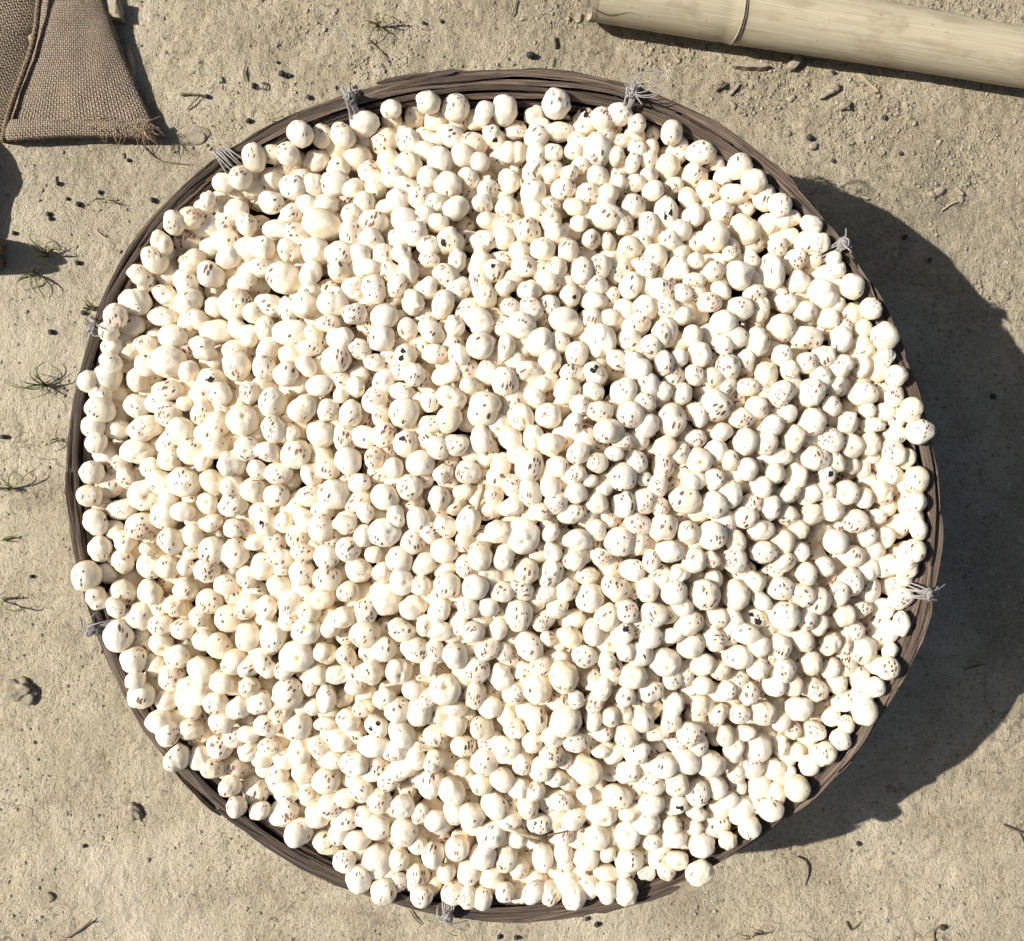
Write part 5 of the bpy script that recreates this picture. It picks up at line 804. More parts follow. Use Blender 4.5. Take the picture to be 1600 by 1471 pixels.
HOURS = ['twelve', 'one', 'two', 'three', 'four', 'five', 'six', 'seven', 'eight', 'nine', 'ten', 'eleven']
def seed_label(u, v, a, b, code):
    q = math.sqrt(a * b); e = max(a, b) / min(a, b)
    size = 'large ' if q > 24.5 else 'small ' if q < 19 else ''
    form = 'oblong' if e > 1.34 else 'oval' if e > 1.14 else 'round'
    look = {'p': 'white', 'f': 'faintly freckled', 'd': 'brown-freckled', 'b': 'black-patched', 'h': 'puckered', 't': 'creased'}[code]
    r = math.hypot(u - CU, v - CV) / rim_px(ang(u, v))
    h12 = (math.degrees(math.atan2(u - CU, -(v - CV))) / 30.0) % 12
    rings = [(0.16, 'mid-heap'), (0.34, 'off centre'), (0.52, 'halfway out'), (0.70, 'two thirds out'), (0.85, 'near the wall'), (9, 'at the rim')]
    ringt = next(t for lim, t in rings if r < lim)
    hr = HOURS[int(h12) % 12] if (h12 % 1) < 0.5 else 'half past ' + HOURS[int(h12) % 12]
    return '%s%s %s popped seed %s towards %s' % (size, form, look, ringt, hr if 'past' in hr else hr + " o'clock"), r

N_ONE = 300
big = {'v': [], 'f': [], 'fc': [], 'mk': [], 'tn': []}; base_i = 0
rs_ = np.random.default_rng(77)
todo = []
for i, s in enumerate(RAW):
    u, v, z, a, b, rot, code = parse(s); sc = PX * (1 - z / CAM_H)
    sub = 4 if i < 1150 else 3 if i < 1900 else 2
    V, F, fc, mk, tn = seed_shape(a * sc * 1.01, b * sc * 1.01, math.radians(rot), code, sub, rs_)
    p = P(u, v, z)
    if i < N_ONE:
        me = fast_mesh('popped_lotus_seed', V, F); put_attr(me, fc, mk, tn)
        o = link('popped_lotus_seed', me, M['seed']); o.location = p; todo.append((o, u, v, a, b, code))
    else:
        big['v'].append(V + np.array(p)); big['f'].append(F + base_i); big['fc'].append(fc); big['mk'].append(mk); big['tn'].append(tn); base_i += len(V)
by_label = {}
for o, u, v, a, b, code in todo:
    lab, r = seed_label(u, v, a, b, code); by_label.setdefault(lab, []).append((r, o))
for lab, ms in by_label.items():
    ms.sort(key=lambda x: x[0])
    for k, (r, o) in enumerate(ms):
        more = '' if len(ms) == 1 else ', inner one' if k == 0 else ', outer one' if k == len(ms) - 1 else (', middle one', ', next outer one', ', fourth outwards')[min(k - 1, 2)]
        tag(o, lab + more, 'popped seed', 'popped lotus seeds heaped in the basket')
cat = {k: np.concatenate(x) for k, x in big.items()}
me = fast_mesh('popped_lotus_seeds', cat['v'], cat['f']); put_attr(me, cat['fc'], cat['mk'], cat['tn'])
tag(link('popped_lotus_seeds', me, M['seed']), 'the many smaller popped white seeds filling the heap in the basket', None, None, 'stuff')

# ------------------------------------------------------------------ the jute sack at the corner
def patch(ctrl, nu, nv):
    """Smooth sheet through a grid of (u, v, z) photo points; UVs in metres."""
    C = np.array([[tuple(P(*c)) for c in row_] for row_ in ctrl]); R_, C_, _ = C.shape
    def cr(A, n):                                                        # Catmull-Rom along axis 0
        m = len(A); out = []
        for i in range(n):
            x = i / (n - 1) * (m - 1); k = min(int(x), m - 2); t = x - k
            p0, p1, p2, p3 = A[max(k - 1, 0)], A[k], A[k + 1], A[min(k + 2, m - 1)]
            out.append(0.5 * (2 * p1 + (p2 - p0) * t + (2 * p0 - 5 * p1 + 4 * p2 - p3) * t * t + (3 * p1 - p0 - 3 * p2 + p3) * t ** 3))
        return np.array(out)
    S = cr(C, nv); S = np.swapaxes(cr(np.swapaxes(S, 0, 1), nu), 0, 1)   # nv x nu x 3
    return S

def sheet(name, S, mat, parent, wrinkle=0.0, sd=0, back=None):
    nv, nu, _ = S.shape; S = S.copy()
    du = np.linalg.norm(np.diff(S, axis=1), axis=2).mean(0); dv = np.linalg.norm(np.diff(S, axis=0), axis=2).mean(1)
    U = np.r_[0, np.cumsum(du)]; Vv = np.r_[0, np.cumsum(dv)]
    uv = np.stack(np.meshgrid(U, Vv), -1).reshape(-1, 2)
    if wrinkle:
        X, Y = S[..., 0], S[..., 1]
        S[..., 2] += wrinkle * (vnoise(X + 3, Y + 5, 0.03, sd) + 0.5 * vnoise(X, Y, 0.012, sd + 1)) * np.clip(S[..., 2] / 0.01, 0, 1)
    v = S.reshape(-1, 3); f = []
    for i in range(nv - 1):
        for k in range(nu - 1):
            f.append((i * nu + k, (i + 1) * nu + k, (i + 1) * nu + k + 1, i * nu + k + 1))
    me = mesh(name, v, f, True, uv)
    o = link(name, me, mat, parent)
    return o

sack = empty('jute_sack', P(-60, 120, 0)); tag(sack, 'brown jute burlap sack lying folded with a stitched hem', 'sack')
FLAP = [
 [(30, -130, 0.0), (42, -130, .024), (95, -130, .034), (130, -128, .030), (148, -125, .016), (150, -125, -.002)],
 [(52, -50, 0.0), (64, -50, .024), (102, -50, .033), (136, -50, .029), (157, -49, .016), (159, -49, -.002)],
 [(58, 0, 0.0), (70, 0, .022), (105, 0, .031), (143, 0, .027), (165, 0, .016), (167, 0, -.002)],
 [(46, 80, 0.0), (58, 80, .020), (105, 80, .026), (157, 78, .023), (188, 76, .014), (190, 76, -.002)],
 [(22, 150, 0.0), (36, 150, .015), (100, 152, .020), (172, 150, .019), (216, 148, .012), (218, 148, -.002)],
 [(10, 190, 0.0), (24, 190, .012), (100, 190, .015), (182, 190, .016), (233, 187, .012), (236, 187, -.002)],
 [(4, 219, 0.0), (20, 219, .009), (100, 212, .011), (185, 213, .012), (241, 215, .010), (245, 217, -.002)],
 [(4, 223, -.002), (20, 222, -.002), (100, 214, -.002), (185, 216, -.002), (241, 219, -.002), (246, 219, -.002)]]
FLAP = [[(u, v, z * (0.62, 0.62, 0.64, 0.68, 0.78, 0.9, 1, 1)[i] if z > 0 else z) for (u, v, z) in r__] for i, r__ in enumerate(FLAP)]
flap = sheet('flap', patch(FLAP, 90, 110), M['jute'], sack, 0.0016, 21)
HEM = [
 [(10, 187, .013), (24, 187, .0165), (60, 187, .0178), (100, 187, .0185), (140, 187, .0190), (182, 188, .0190), (228, 186, .0150), (236, 187, .012)],
 [(8, 196, .014), (23, 196, .0180), (60, 195, .0195), (100, 195, .0200), (140, 195, .0205), (182, 196, .0205), (230, 195, .0172), (238, 195, .012)],
 [(5, 210, .012), (21, 210, .0160), (60, 208, .0170), (100, 206, .0175), (140, 207, .0180), (184, 208, .0180), (236, 209, .0155), (243, 211, .010)],
 [(3, 221, .006), (20, 220, .0110), (60, 217, .0120), (100, 214, .0130), (140, 214, .0130), (185, 215, .0135), (241, 217, .0110), (247, 218, .006)],
 [(3, 223, -.002), (20, 222, -.002), (60, 219, -.002), (100, 216, -.002), (140, 216, -.002), (185, 217, -.002), (242, 219, -.002), (248, 220, -.002)]]
hem = sheet('hem', patch(HEM, 130, 26), M['jute'], sack, 0.0007, 25)
mb = MB(); r_ = random.Random(3)
for k in range(70):                                                     # frayed fibres along the hem, thickest at the corner
    x = 40 + 198 * r_.random() ** 0.45; y = r_.uniform(186, 202) + (8 if x > 180 else 0) * r_.random()
    p = P(x, y, 0.0205 if x < 225 else 0.017); a = r_.uniform(-0.6, 0.6) + (r_.choice((0, 1.2)) if x > 150 else 0); L = r_.uniform(0.005, 0.016)
    d = Vector((math.cos(a), -math.sin(a), r_.uniform(-0.05, 0.05))); cv = r_.uniform(-0.35, 0.35); path = []
    for i in range(5):
        path.append(p.copy()); p = p + d * (L / 4); d = Vector((d.x - d.y * cv, d.y + d.x * cv, d.z - 0.07))
    mb.add(*tube(path, r_.uniform(0.00018, 0.0004), 4))
fb = mb.build('frayed_fibres', M['fibre'], sack); fb['kind'] = 'stuff'
def lump(name, u, v, ru, rv, hgt, mat, rot=0.0, sd=0, sub=None, amp=0.10, flat=2.4, z0=-0.004):
    """A slumped, creased cushion of cloth resting on the ground."""
    nu_, nv_ = 72, 40; c = P(u, v, 0.0); vv = []; uu = []; ff = []
    for i in range(nv_ + 1):
        el = i / nv_ * PI / 2
        for k in range(nu_):
            a = 2 * PI * k / nu_
            s = 1 + amp * (0.6 * math.sin(3 * a + sd) + 0.4 * math.sin(5 * a + 2.3 * sd)) 
            q_ = 1 - i / nv_; rr = q_ * s; zz = max(0.0, 1 - q_ ** flat) ** 0.75
            x = ru * PX * rr * math.cos(a); y = rv * PX * rr * math.sin(a)
            cr_ = math.cos(rot); sr = math.sin(rot)
            w = 0.10 * math.sin(4 * a + 3 * el + sd) * math.sin(el * 2)
            vv.append((c.x + x * cr_ - y * sr, c.y + x * sr + y * cr_, z0 + hgt * zz * (1 + w))); uu.append((x, y if el > 0.5 else y + 0.0))
    for i in range(nv_):
        for k in range(nu_):
            q = (k + 1) % nu_; ff.append((i * nu_ + k, i * nu_ + q, (i + 1) * nu_ + q, (i + 1) * nu_ + k))
    return link(name, mesh(name, vv, ff, True, uu), mat, sack)
lump('body', -95, 108, 146, 155, 0.022, M['jute'], 0.35, 1.0, amp=0.04, flat=2.2)
lump('upper_fold', -46, -70, 122, 172, 0.025, M['jute'], 0.25, 2.0, amp=0.03, flat=2.4)
lump('side_fold', -100, 285, 98, 135, 0.043, M['jute'], 0.3, 6.0, amp=0.06, flat=3.0)
lump('corner_ear', -26, 400, 40, 30, 0.060, M['hem'], 0.1, 5.0, amp=0.16, flat=3.0)
# the rolled seam that runs down between the folds, with its twine stitches
seam = [(66, -30, .024), (60, 10, .022), (56, 45, .020), (48, 80, .018), (36, 115, .016), (23, 150, .015), (12, 185, .015), (4, 220, .010)]
sp = [P(*s) for s in seam]; mb = MB(); dense = patch([[s, s] for s in seam], 2, 60)[:, 0]
mb.add(*tube([Vector(x) for x in dense], [0.0024] * 60, 8)); sm = mb.build('rolled_seam', M['hem'], sack)
st = MB()
for i in range(2, 58, 2):
    p = Vector(dense[i]); q = Vector(dense[i + 1]) if i + 1 < 60 else p
    t_ = (q - p).normalized(); s_ = t_.cross(Vector((0, 0, 1))).normalized()
    st.add(*tube([p + (s_ * math.cos(a) + Vector((0, 0, 1)) * math.sin(a)) * 0.0024 + t_ * (0.0015 * (a / PI)) for a in [PI * k / 8 for k in range(9)]], 0.0004, 5))
st.build('stitching', M['fibre'], sm)

# ------------------------------------------------------------------ the bamboo pole
pole = empty('bamboo_pole', P(1300, 45, 0)); tag(pole, 'thick pale bamboo pole with a ringed node lying on the earth', 'bamboo pole')
A0, A1 = (931, -20), (1830, 130); RA, RB = 0.0272, 0.0218
LEN = (P(*A1) - P(*A0)).length
def pole_pt(s):                                                           # s: 0..1 along the axis
    r = RA + (RB - RA) * s; a = P(A0[0], A0[1], RA); b = P(A1[0], A1[1], RB); c = a.lerp(b, s); c.z = r + 0.0008; return c, r
ax_ = (pole_pt(1)[0] - pole_pt(0)[0]).normalized(); sd_ = ax_.cross(Vector((0, 0, 1))).normalized(); up_ = sd_.cross(ax_)
def pole_tube(name, s_list, prof, mat, parent, seg=48, inner=None, jag=False):
    v = []; f = []; u = []
    for i, s in enumerate(s_list):
        c, r = pole_pt(s); r = r * prof(s)
        for k in range(seg):
            a = 2 * PI * k / seg
            rr = r * (1 + 0.010 * math.sin(2 * a + s * 9) + 0.006 * math.sin(3 * a - s * 14))
            sh = ax_ * (0.0022 * math.sin(3 * a + 1) + 0.0012 * math.sin(7 * a) if (jag and i == 0) else 0.0)
            v.append(c + (sd_ * math.cos(a) + up_ * math.sin(a)) * rr + sh); u.append((s * LEN, a * RA))
    n = len(s_list)
    for i in range(n - 1):
        for k in range(seg):
            q = (k + 1) % seg; f.append((i * seg + k, (i + 1) * seg + k, (i + 1) * seg + q, i * seg + q))
    if inner:                                                            # cut end: wall thickness and hollow
        k0 = len(v); c, r = pole_pt(s_list[0])
        for dep in (0.0, 0.05):
            for k in range(seg):
                a = 2 * PI * k / seg; sh = ax_ * (dep + (0.0022 * math.sin(3 * a + 1) + 0.0012 * math.sin(7 * a) if dep == 0 else 0.0))
                v.append(c + (sd_ * math.cos(a) + up_ * math.sin(a)) * (r * inner) + sh); u.append((0.3 + dep, a * RA))
        for k in range(seg):
            q = (k + 1) % seg
            f.append((k, q, k0 + q, k0 + k)); f.append((k0 + k, k0 + q, k0 + seg + q, k0 + seg + k))
        f.append(tuple(k0 + seg + k for k in range(seg)))
    me = mesh(name, v, f, True, u)
    bm = bmesh.new(); bm.from_mesh(me); bmesh.ops.recalc_face_normals(bm, faces=bm.faces); bm.to_mesh(me); bm.free()
    return link(name, me, mat, parent)
S_NODE = (1152 - A0[0]) / (A1[0] - A0[0]); S_NODE2 = 0.86
def bulge(s):
    o = 1.0
    for n_ in (S_NODE, S_NODE2): o += 0.022 * math.exp(-((s - n_) / 0.010) ** 2) - 0.018 * math.exp(-((s - n_ + 0.016) / 0.012) ** 2)
    return o
culm = pole_tube('culm', [i / 160 for i in range(161)], bulge, M['bamboo'], pole)
vv = []; ff = []; NS = 48                                                 # the sawn end: an uneven ring of wall round the hollow
for (rr, off) in ((1.012, 0.004), (1.012, -0.0016), (0.80, -0.0010), (0.76, 0.045)):
    c, r = pole_pt(0.0)
    for k in range(NS):
        a = 2 * PI * k / NS; vv.append(c + ax_ * (off + (0.0012 * math.sin(3 * a + 1) + 0.0008 * math.sin(8 * a) if off < 0 else 0.0)) + (sd_ * math.cos(a) + up_ * math.sin(a)) * (r * rr * (1 + 0.010 * math.sin(2 * a))))
for i in range(3):
    for k in range(NS):
        q = (k + 1) % NS; ff.append((i * NS + k, i * NS + q, (i + 1) * NS + q, (i + 1) * NS + k))
ff.append(tuple(3 * NS + k for k in range(NS)))
me = mesh('cut_end', vv, ff, False, [(x[0], x[1]) for x in vv]); bm = bmesh.new(); bm.from_mesh(me); bmesh.ops.recalc_face_normals(bm, faces=bm.faces); bm.to_mesh(me); bm.free()
link('cut_end', me, M['chip'], pole)
for n_ in (S_NODE, S_NODE2):                                              # the node's sheath scar: a thin dark lip and a pale ridge
    c, r = pole_pt(n_)
    for (off, ex, tr, mt) in ((0.0, 1.016, 0.0009, M['chip']), (0.0020, 1.017, 0.0005, M['twig'])):
        path = [c + ax_ * (off + 0.0016 * math.sin(a * 2)) + (sd_ * math.cos(a) + up_ * math.sin(a)) * (r * ex) for a in [2 * PI * k / 48 for k in range(48)]]
        mb = MB(); mb.add(*tube(path, tr, 6, True)); mb.build('node_ring', mt, pole)
c0, r0 = pole_pt(0.0); path = []                                          # split at the cut end
for i in range(16):
    s = 0.002 + 0.085 * i / 15; c, r = pole_pt(s); a = math.radians(28 - 7 * math.sin(i * 0.4) - i * 0.4); path.append(c + (sd_ * math.cos(a) + up_ * math.sin(a)) * (r * bulge(s) * 1.003))
mb = MB(); mb.add(*tube(path, [0.0011 * (1 - i / 18) for i in range(16)], 5)); mb.build('end_split', M['twig'], pole)

# ------------------------------------------------------------------ small things on the ground
LAND = {'the sack hem': (150, 215), 'the bamboo end': (935, 20), 'the uppermost string tie': (985, 148), 'the grass tuft beside the basket': (72, 600), 'the basket shadow': (1500, 800),
        'the hanging string tie': (146, 985), 'the bottom string tie': (700, 1432), 'the double-strap tie': (547, 155), 'the bamboo node': (1150, 70), 'the tie above the shadow': (1318, 380), 'the sack ear': (10, 400),
        'the grey clod below the basket': (208, 1268), 'the earth clod by the hanging tie': (32, 1078), 'the basket foot': (960, 1440)}
ORD = ['closest', 'second closest', 'third closest', 'fourth closest', 'fifth closest', 'sixth closest', 'seventh closest', 'eighth closest', 'ninth closest', 'tenth closest', 'eleventh closest', 'twelfth closest']
def assign(items, head, cat, group):
    """items: [(object, u, v)] -> a label for each by its rank from the landmark it lies nearest to."""
    by = {}
    for o, u, v in items:
        l, d = min(((k, math.hypot(u - x, v - y)) for k, (x, y) in LAND.items()), key=lambda x: x[1]); by.setdefault(l, []).append((d, o))
    for l, ms in by.items():
        ms.sort(key=lambda x: x[0])
        for k, (d, o) in enumerate(ms): tag(o, '%s, %s to %s' % (head, ORD[min(k, 11)], l), cat, group)

def pebble(name, u, v, r_px, mat, sd, squash=0.8, amp=0.10, sub=3, sink=0.15, el=1.0):
    r = np.random.default_rng(sd); D, F = ICO[sub]; rad = np.ones(len(D))
    for i in range(6):
        w = r.normal(size=3) * r.uniform(1.5, 5); rad += amp * 0.4 * np.sin(D @ w + r.uniform(0, 6))
    if amp > 0.15:
        for i in range(10):
            w = r.normal(size=3) * r.uniform(4, 12); rad += amp * 0.13 * np.abs(np.sin(D @ w + r.uniform(0, 6)))
    R = r_px * PX; a = r.uniform(0, 6.28); V = D * rad[:, None] * R * np.array([el, 1 / el, squash]); ca, sa = math.cos(a), math.sin(a)
    V = np.stack([V[:, 0] * ca - V[:, 1] * sa, V[:, 0] * sa + V[:, 1] * ca, V[:, 2]], 1)
    o = link(name, fast_mesh(name, V, F), mat); g = G(u, v); o.location = g + Vector((0, 0, R * squash * (1 - sink))); return o
BLACK = [(441, 117, 6.5), (453, 118, 4.5), (397, 136, 5.5), (324, 152, 5), (483, 153, 5), (389, 190, 5.5), (201, 251, 4), (91, 287, 4.5), (156, 301, 4.5), (105, 311, 4), (123, 320, 5.5), (240, 314, 6), (76, 335, 5), (79, 342, 4.5),
         (123, 412, 5.5), (23, 365, 4.5), (434, 98, 3.5), (829, 88, 8), (133, 490, 5.5), (83, 520, 6), (8, 683, 6), (50, 901, 4.5), (132, 1322, 4), (917, 1436, 4.5), (932, 1444, 5.5), (780, 1464, 5), (807, 1465, 5),
         (1264, 216, 6.5), (1302, 252, 4.5), (1382, 184, 5), (1407, 241, 4.5), (1302, 113, 4), (1340, 1318, 4.5), (1472, 1448, 6), (1412, 372, 6), (1450, 408, 5), (1550, 620, 6), (690, 33, 4), (662, 36, 4)]
items = []
for i, (u, v, r) in enumerate(BLACK):
    items.append((pebble('unpopped_seed', u, v, r * 0.76, M['black'], 300 + i, 0.9, 0.06, 3, 0.12, 1.0 + 0.08 * (i % 3)), u, v))
assign(items, 'tiny black unpopped seed on the soil', 'unpopped seed', 'black unpopped seeds scattered on the soil')
PALE = [(345, 125, 5.5), (1320, 166, 10), (1302, 140, 9), (905, 28, 9), (1130, 92, 5), (1236, 60 + 95, 6), (1468, 300, 9), (1400, 398, 8), (85, 281, 5), (190, 243, 6), (1145, 165, 6), (1455, 305, 6), (1500, 312, 6), (1290, 330, 5), (1464, 395, 5), (1391, 1236, 9), (1411, 1238, 6), (1366, 1256, 5), (600, 110, 4), (1230, 210, 6), (1270, 230, 8)]
items = []
for i, (u, v, r) in enumerate(PALE):
    items.append((pebble('clay_pebble', u, v, r * 0.7, M['crumb'] if i % 3 else M['clod'], 500 + i, 0.55, 0.30, 3, 0.35, 1.15), u, v))
assign(items, 'small pale clay pebble on the soil', 'pebble', 'pale clay pebbles on the soil')
o = pebble('earth_clod', 32, 1078, 17, M['clod'], 701, 0.42, 0.24, 4, 0.35, 1.2); tag(o, 'crumpled brown earth clod on bare soil beside the hanging string tie', 'clod')
o = pebble('earth_clod', 208, 1268, 11, M['clod'], 702, 0.5, 0.24, 4, 0.35, 1.1); tag(o, 'grey-brown rough clod on swept soil below the basket', 'clod')
o = pebble('earth_clod', 298, 212, 16, M['clod'], 703, 0.16, 0.26, 4, 0.4, 1.35); tag(o, 'flat crumbly clod of earth between the sack hem and basket', 'clod')
o = pebble('earth_clod', 78, 1402, 7, M['clod'], 704, 0.5, 0.24, 3, 0.3, 1.1); tag(o, 'small dark clod on soil in the lower corner', 'clod')

def sliver(name, u0, v0, u1, v1, w_px, h, mat, sd, lift=0.0, bend=0.0):
    """A flat splinter or straw lying between two points of the ground."""
    rs = random.Random(sd); n = 10; v = []; f = []; a = G(u0, v0); b = G(u1, v1); d = (b - a); t = Vector((d.x, d.y, 0)).normalized(); s = Vector((-t.y, t.x, 0)); w = w_px * PX * 0.5
    for i in range(n + 1):
        q = i / n; c = a.lerp(b, q); c = c + s * (bend * d.length * math.sin(PI * q)); c.z = max(a.z, b.z, gz(c.x, c.y)) + h * 0.5 + lift * q
        e = min(1.0, 0.45 + 4 * min(q, 1 - q)); j = rs.uniform(0.85, 1.12)
        for (x, y) in ((-1, -0.5), (-0.8, 0.5), (0.0, 0.62), (0.8, 0.5), (1, -0.5)): v.append(c + s * (x * w * e * j) + Vector((0, 0, y * h)))
    for i in range(n):
        for k in range(5):
            q = (k + 1) % 5; f.append((i * 5 + k, i * 5 + q, (i + 1) * 5 + q, (i + 1) * 5 + k))
    f.append(tuple(range(5))); f.append(tuple(n * 5 + k for k in reversed(range(5))))
    me = mesh(name, v, f, False); bm = bmesh.new(); bm.from_mesh(me); bmesh.ops.recalc_face_normals(bm, faces=bm.faces); bm.to_mesh(me); bm.free()
    return link(name, me, mat)
CH = [((1143, 104, 1198, 106, 10, 0.006, 'chip'), 'long grey wood chip lying below the bamboo node'), ((1232, 110, 1248, 92, 15, 0.006, 'chip'), 'stubby squared wood chip right of the long chip under the bamboo'),
      ((203, 78, 209, 128, 10, 0.004, 'straw'), 'pale wood sliver leaning against the edge of the sack'), ((1372, 120, 1350 + 22 + 0, 120, 4, 0.002, 'straw'), None),
      ((1343, 118, 1371, 145, 4, 0.002, 'straw'), 'thin straw lying on soil under the middle of the bamboo'), ((1280, 155, 1302, 143, 7, 0.004, 'chip'), 'short wood splinter beside a pale pebble under the bamboo'),
      ((1140, 150, 1155, 132, 5, 0.003, 'chip'), 'small forked wood splinter beside the dark twig pile'), ((1490, 295, 1502, 306, 7, 0.004, 'chip'), 'short pale chip lying right of the basket on rough soil'),
      ((1340, 306, 1356, 312, 4, 0.003, 'pale'), 'tiny pale straw bit inside the upper edge of the basket shadow'), ((868, 76, 866, 58, 4, 0.003, 'twig'), 'short dark twig left of the bamboo end')]
for i, (a, lab) in enumerate(CH):
    if lab is None: continue
    o = sliver('wood_chip' if a[6] in ('chip',) else 'straw_bit', *a[:6], M[a[6]], 40 + i); tag(o, lab, 'wood chip' if a[6] == 'chip' else 'straw')
def twig(name, pts, r, mat, label, cat='twig', branches=()):
    mb = MB(); P_ = [G(u, v, r + lz) for (u, v, lz) in pts]; C = np.array([tuple(x) for x in P_])
    def smooth(C, n=14):
        m = len(C); out = []
        for i in range(n):
            x = i / (n - 1) * (m - 1); k = min(int(x), m - 2); t = x - k; p0, p1, p2, p3 = C[max(k - 1, 0)], C[k], C[k + 1], C[min(k + 2, m - 1)]
            out.append(0.5 * (2 * p1 + (p2 - p0) * t + (2 * p0 - 5 * p1 + 4 * p2 - p3) * t * t + (3 * p1 - p0 - 3 * p2 + p3) * t ** 3))
        return [Vector(x) for x in out]
    mb.add(*tube(smooth(C), [r] * 10 + [r * 0.8, r * 0.65, r * 0.5, r * 0.35], 5))
    for b in branches:
        C = np.array([tuple(G(u, v, r + lz)) for (u, v, lz) in b]); mb.add(*tube(smooth(C, 8), [r * 0.7] * 8, 5))
    o = mb.build(name, mat); tag(o, label, cat); return o
twig('twig', [(282, 150, .001), (300, 149, .002), (316, 151, .003), (322, 152, .001)], 0.0007, M['twig'], 'forked thin root on soil between sack and basket', branches=[[(314, 151, .002), (302, 163, .002), (292, 172, .001)], [(292, 150, .002), (284, 146, .001)]])
twig('twig', [(225, 230, .0005), (238, 243, .0008), (255, 253, .0005), (285, 257, .0005), (305, 258, .0003)], 0.0005, M['twig'], 'long hair-thin root curving over soil below the sack hem')
twig('twig', [(384, 105, .001), (382, 118, .001), (386, 130, .001)], 0.0006, M['twig'], 'short bent dark twig left of the black seed pair')
twig('twig', [(402, 138, .001), (416, 140, .001), (416, 131, .001), (408, 132, .001)], 0.0006, M['twig'], 'hooked little twig beside a black seed above the basket')
twig('twig', [(575, 62, .001), (590, 75, .001), (600, 85, .001), (605, 98, .001)], 0.0006, M['twig'], 'thin dark stem trailing down from the upper grass tuft')
twig('twig', [(1245, 1338, .001), (1258, 1345, .0015), (1262, 1362, .001), (1256, 1385, .001)], 0.0008, M['twig'], 'curved brown twig on soil below the basket shadow')
twig('twig', [(1566, 1288, .001), (1585, 1296, .001), (1606, 1304, .001)], 0.0009, M['twig'], 'dark forked twig at the edge of the picture under the shadow', branches=[[(1590, 1298, .001), (1598, 1314, .001)]])
twig('twig', [(1322, 1440, .001), (1330, 1452, .001), (1344, 1440, .001)], 0.0008, M['twig'], 'small v-shaped twig near the bottom edge below the shadow')
twig('twig', [(1460, 1471, .001), (1458, 1455, .001), (1466, 1445, .002), (1472, 1447, .001)], 0.0008, M['twig'], 'dark stem of a black seed near the bottom edge')
twig('twig', [(103, 1466, .001), (122, 1455, .001), (138, 1442, .002), (146, 1434, .003)], 0.0009, M['twig'], 'dark seed stalk lying in the lower left corner of soil', branches=[[(138, 1442, .002), (147, 1440, .003)]])
twig('twig', [(1118, 143, .001), (1128, 132, .002), (1124, 128, .001)], 0.0012, M['twig'], 'dark bent twig lying under the bamboo node')
twig('twig', [(1120, 134, .001), (1128, 138, .003), (1138, 130, .001)], 0.0010, M['twig'], 'second dark twig crossing another under the bamboo node')
twig('twig', [(1498, 862, .001), (1510, 866, .001), (1518, 868, .001)], 0.0007, M['straw'], 'pale twig lying deep in the basket shadow')
twig('twig', [(1505, 1045, .001), (1525, 1040, .001), (1540, 1038, .001)], 0.0010, M['twig'], 'dark twig in the lower part of the basket shadow')
twig('twig', [(640, 1422, .001), (650, 1436, .001), (660, 1446, .001)], 0.0006, M['twig'], 'thin root left of the bottom string tie')
twig('twig', [(800, 24, .001), (806, 8, .001), (808, -6, .001)], 0.0007, M['twig'], 'thin upright twig at the top edge left of the bamboo')
twig('twig', [(863, 1455 - 1350 + 0, .001), (866, 90, .001)], 0.0006, M['twig'], 'stubby dark twig above the basket near the large black seed')
twig('straw', [(1470, 330, .001), (1488, 318, .002), (1500, 316, .001)], 0.0006, M['straw'], 'short bent straw on rough soil right of the basket', 'straw')
twig('straw', [(150, 360, .0006), (165, 372, .001), (188, 380, .0006)], 0.0006, M['straw'], 'faint straw on soil between the grass and basket', 'straw')

def tuft(u, v, blades, label, dry=0.3, sd=0):
    rs = random.Random(sd); t = empty('grass_tuft', G(u, v)); tag(t, label, 'grass tuft', 'small grass tufts growing in the soil')
    for (du, dv, lift, wpx) in blades:
        n = 9; a = G(u + rs.uniform(-3, 3), v + rs.uniform(-3, 3)); b = P(u + du, v + dv, 0); b.z = gz(b.x, b.y) + 0.0012; L = (b - a).length
        side = Vector((-(b - a).y, (b - a).x, 0)).normalized(); cv = rs.uniform(-0.16, 0.16); vv = []; ff = []
        for i in range(n):
            q = i / (n - 1); c = a.lerp(b, q) + side * (cv * L * math.sin(PI * q)); c.z = a.z * (1 - q) + b.z * q + lift * math.sin(PI * min(1, q * 0.92 + 0.02)) + 0.0006
            w = wpx * PX * 0.36 * (1 - q ** 2.2) + 0.00012
            vv += [c - side * w + Vector((0, 0, 0.0003)), c - Vector((0, 0, 0.0002)), c + side * w + Vector((0, 0, 0.0003)), c + Vector((0, 0, 0.0004))]
        for i in range(n - 1):
            for k in range(4):
                q = (k + 1) % 4; ff.append((i * 4 + k, i * 4 + q, (i + 1) * 4 + q, (i + 1) * 4 + k))
        ff.append((0, 1, 2, 3)); ff.append(((n - 1) * 4 + 3, (n - 1) * 4 + 2, (n - 1) * 4 + 1, (n - 1) * 4))
        me = mesh('blade', vv, ff, True); link('blade', me, M['drygrass'] if rs.random() < dry else M['grass'], t)
def rb(n, lo, hi, sd, a0=0, a1=6.28, w=(2.2, 3.6)):
    rs = random.Random(sd); return [(L * math.cos(a), L * math.sin(a), rs.uniform(0.004, 0.014), rs.uniform(*w)) for L, a in ((rs.uniform(lo, hi), rs.uniform(a0, a1)) for _ in range(n))]
tuft(72, 602, [(-35, 22, .012, 3), (-38, -14, .01, 2.5), (-6, -36, .012, 3), (12, -38, .014, 3.5), (22, 14, .006, 3), (48, -20, .006, 2.5), (-70, -10, .004, 2.2), (-18, -20, .012, 3)] + rb(12, 8, 22, 5), 'bushy green grass tuft on soil beside the left basket wall', 0.25, 51)
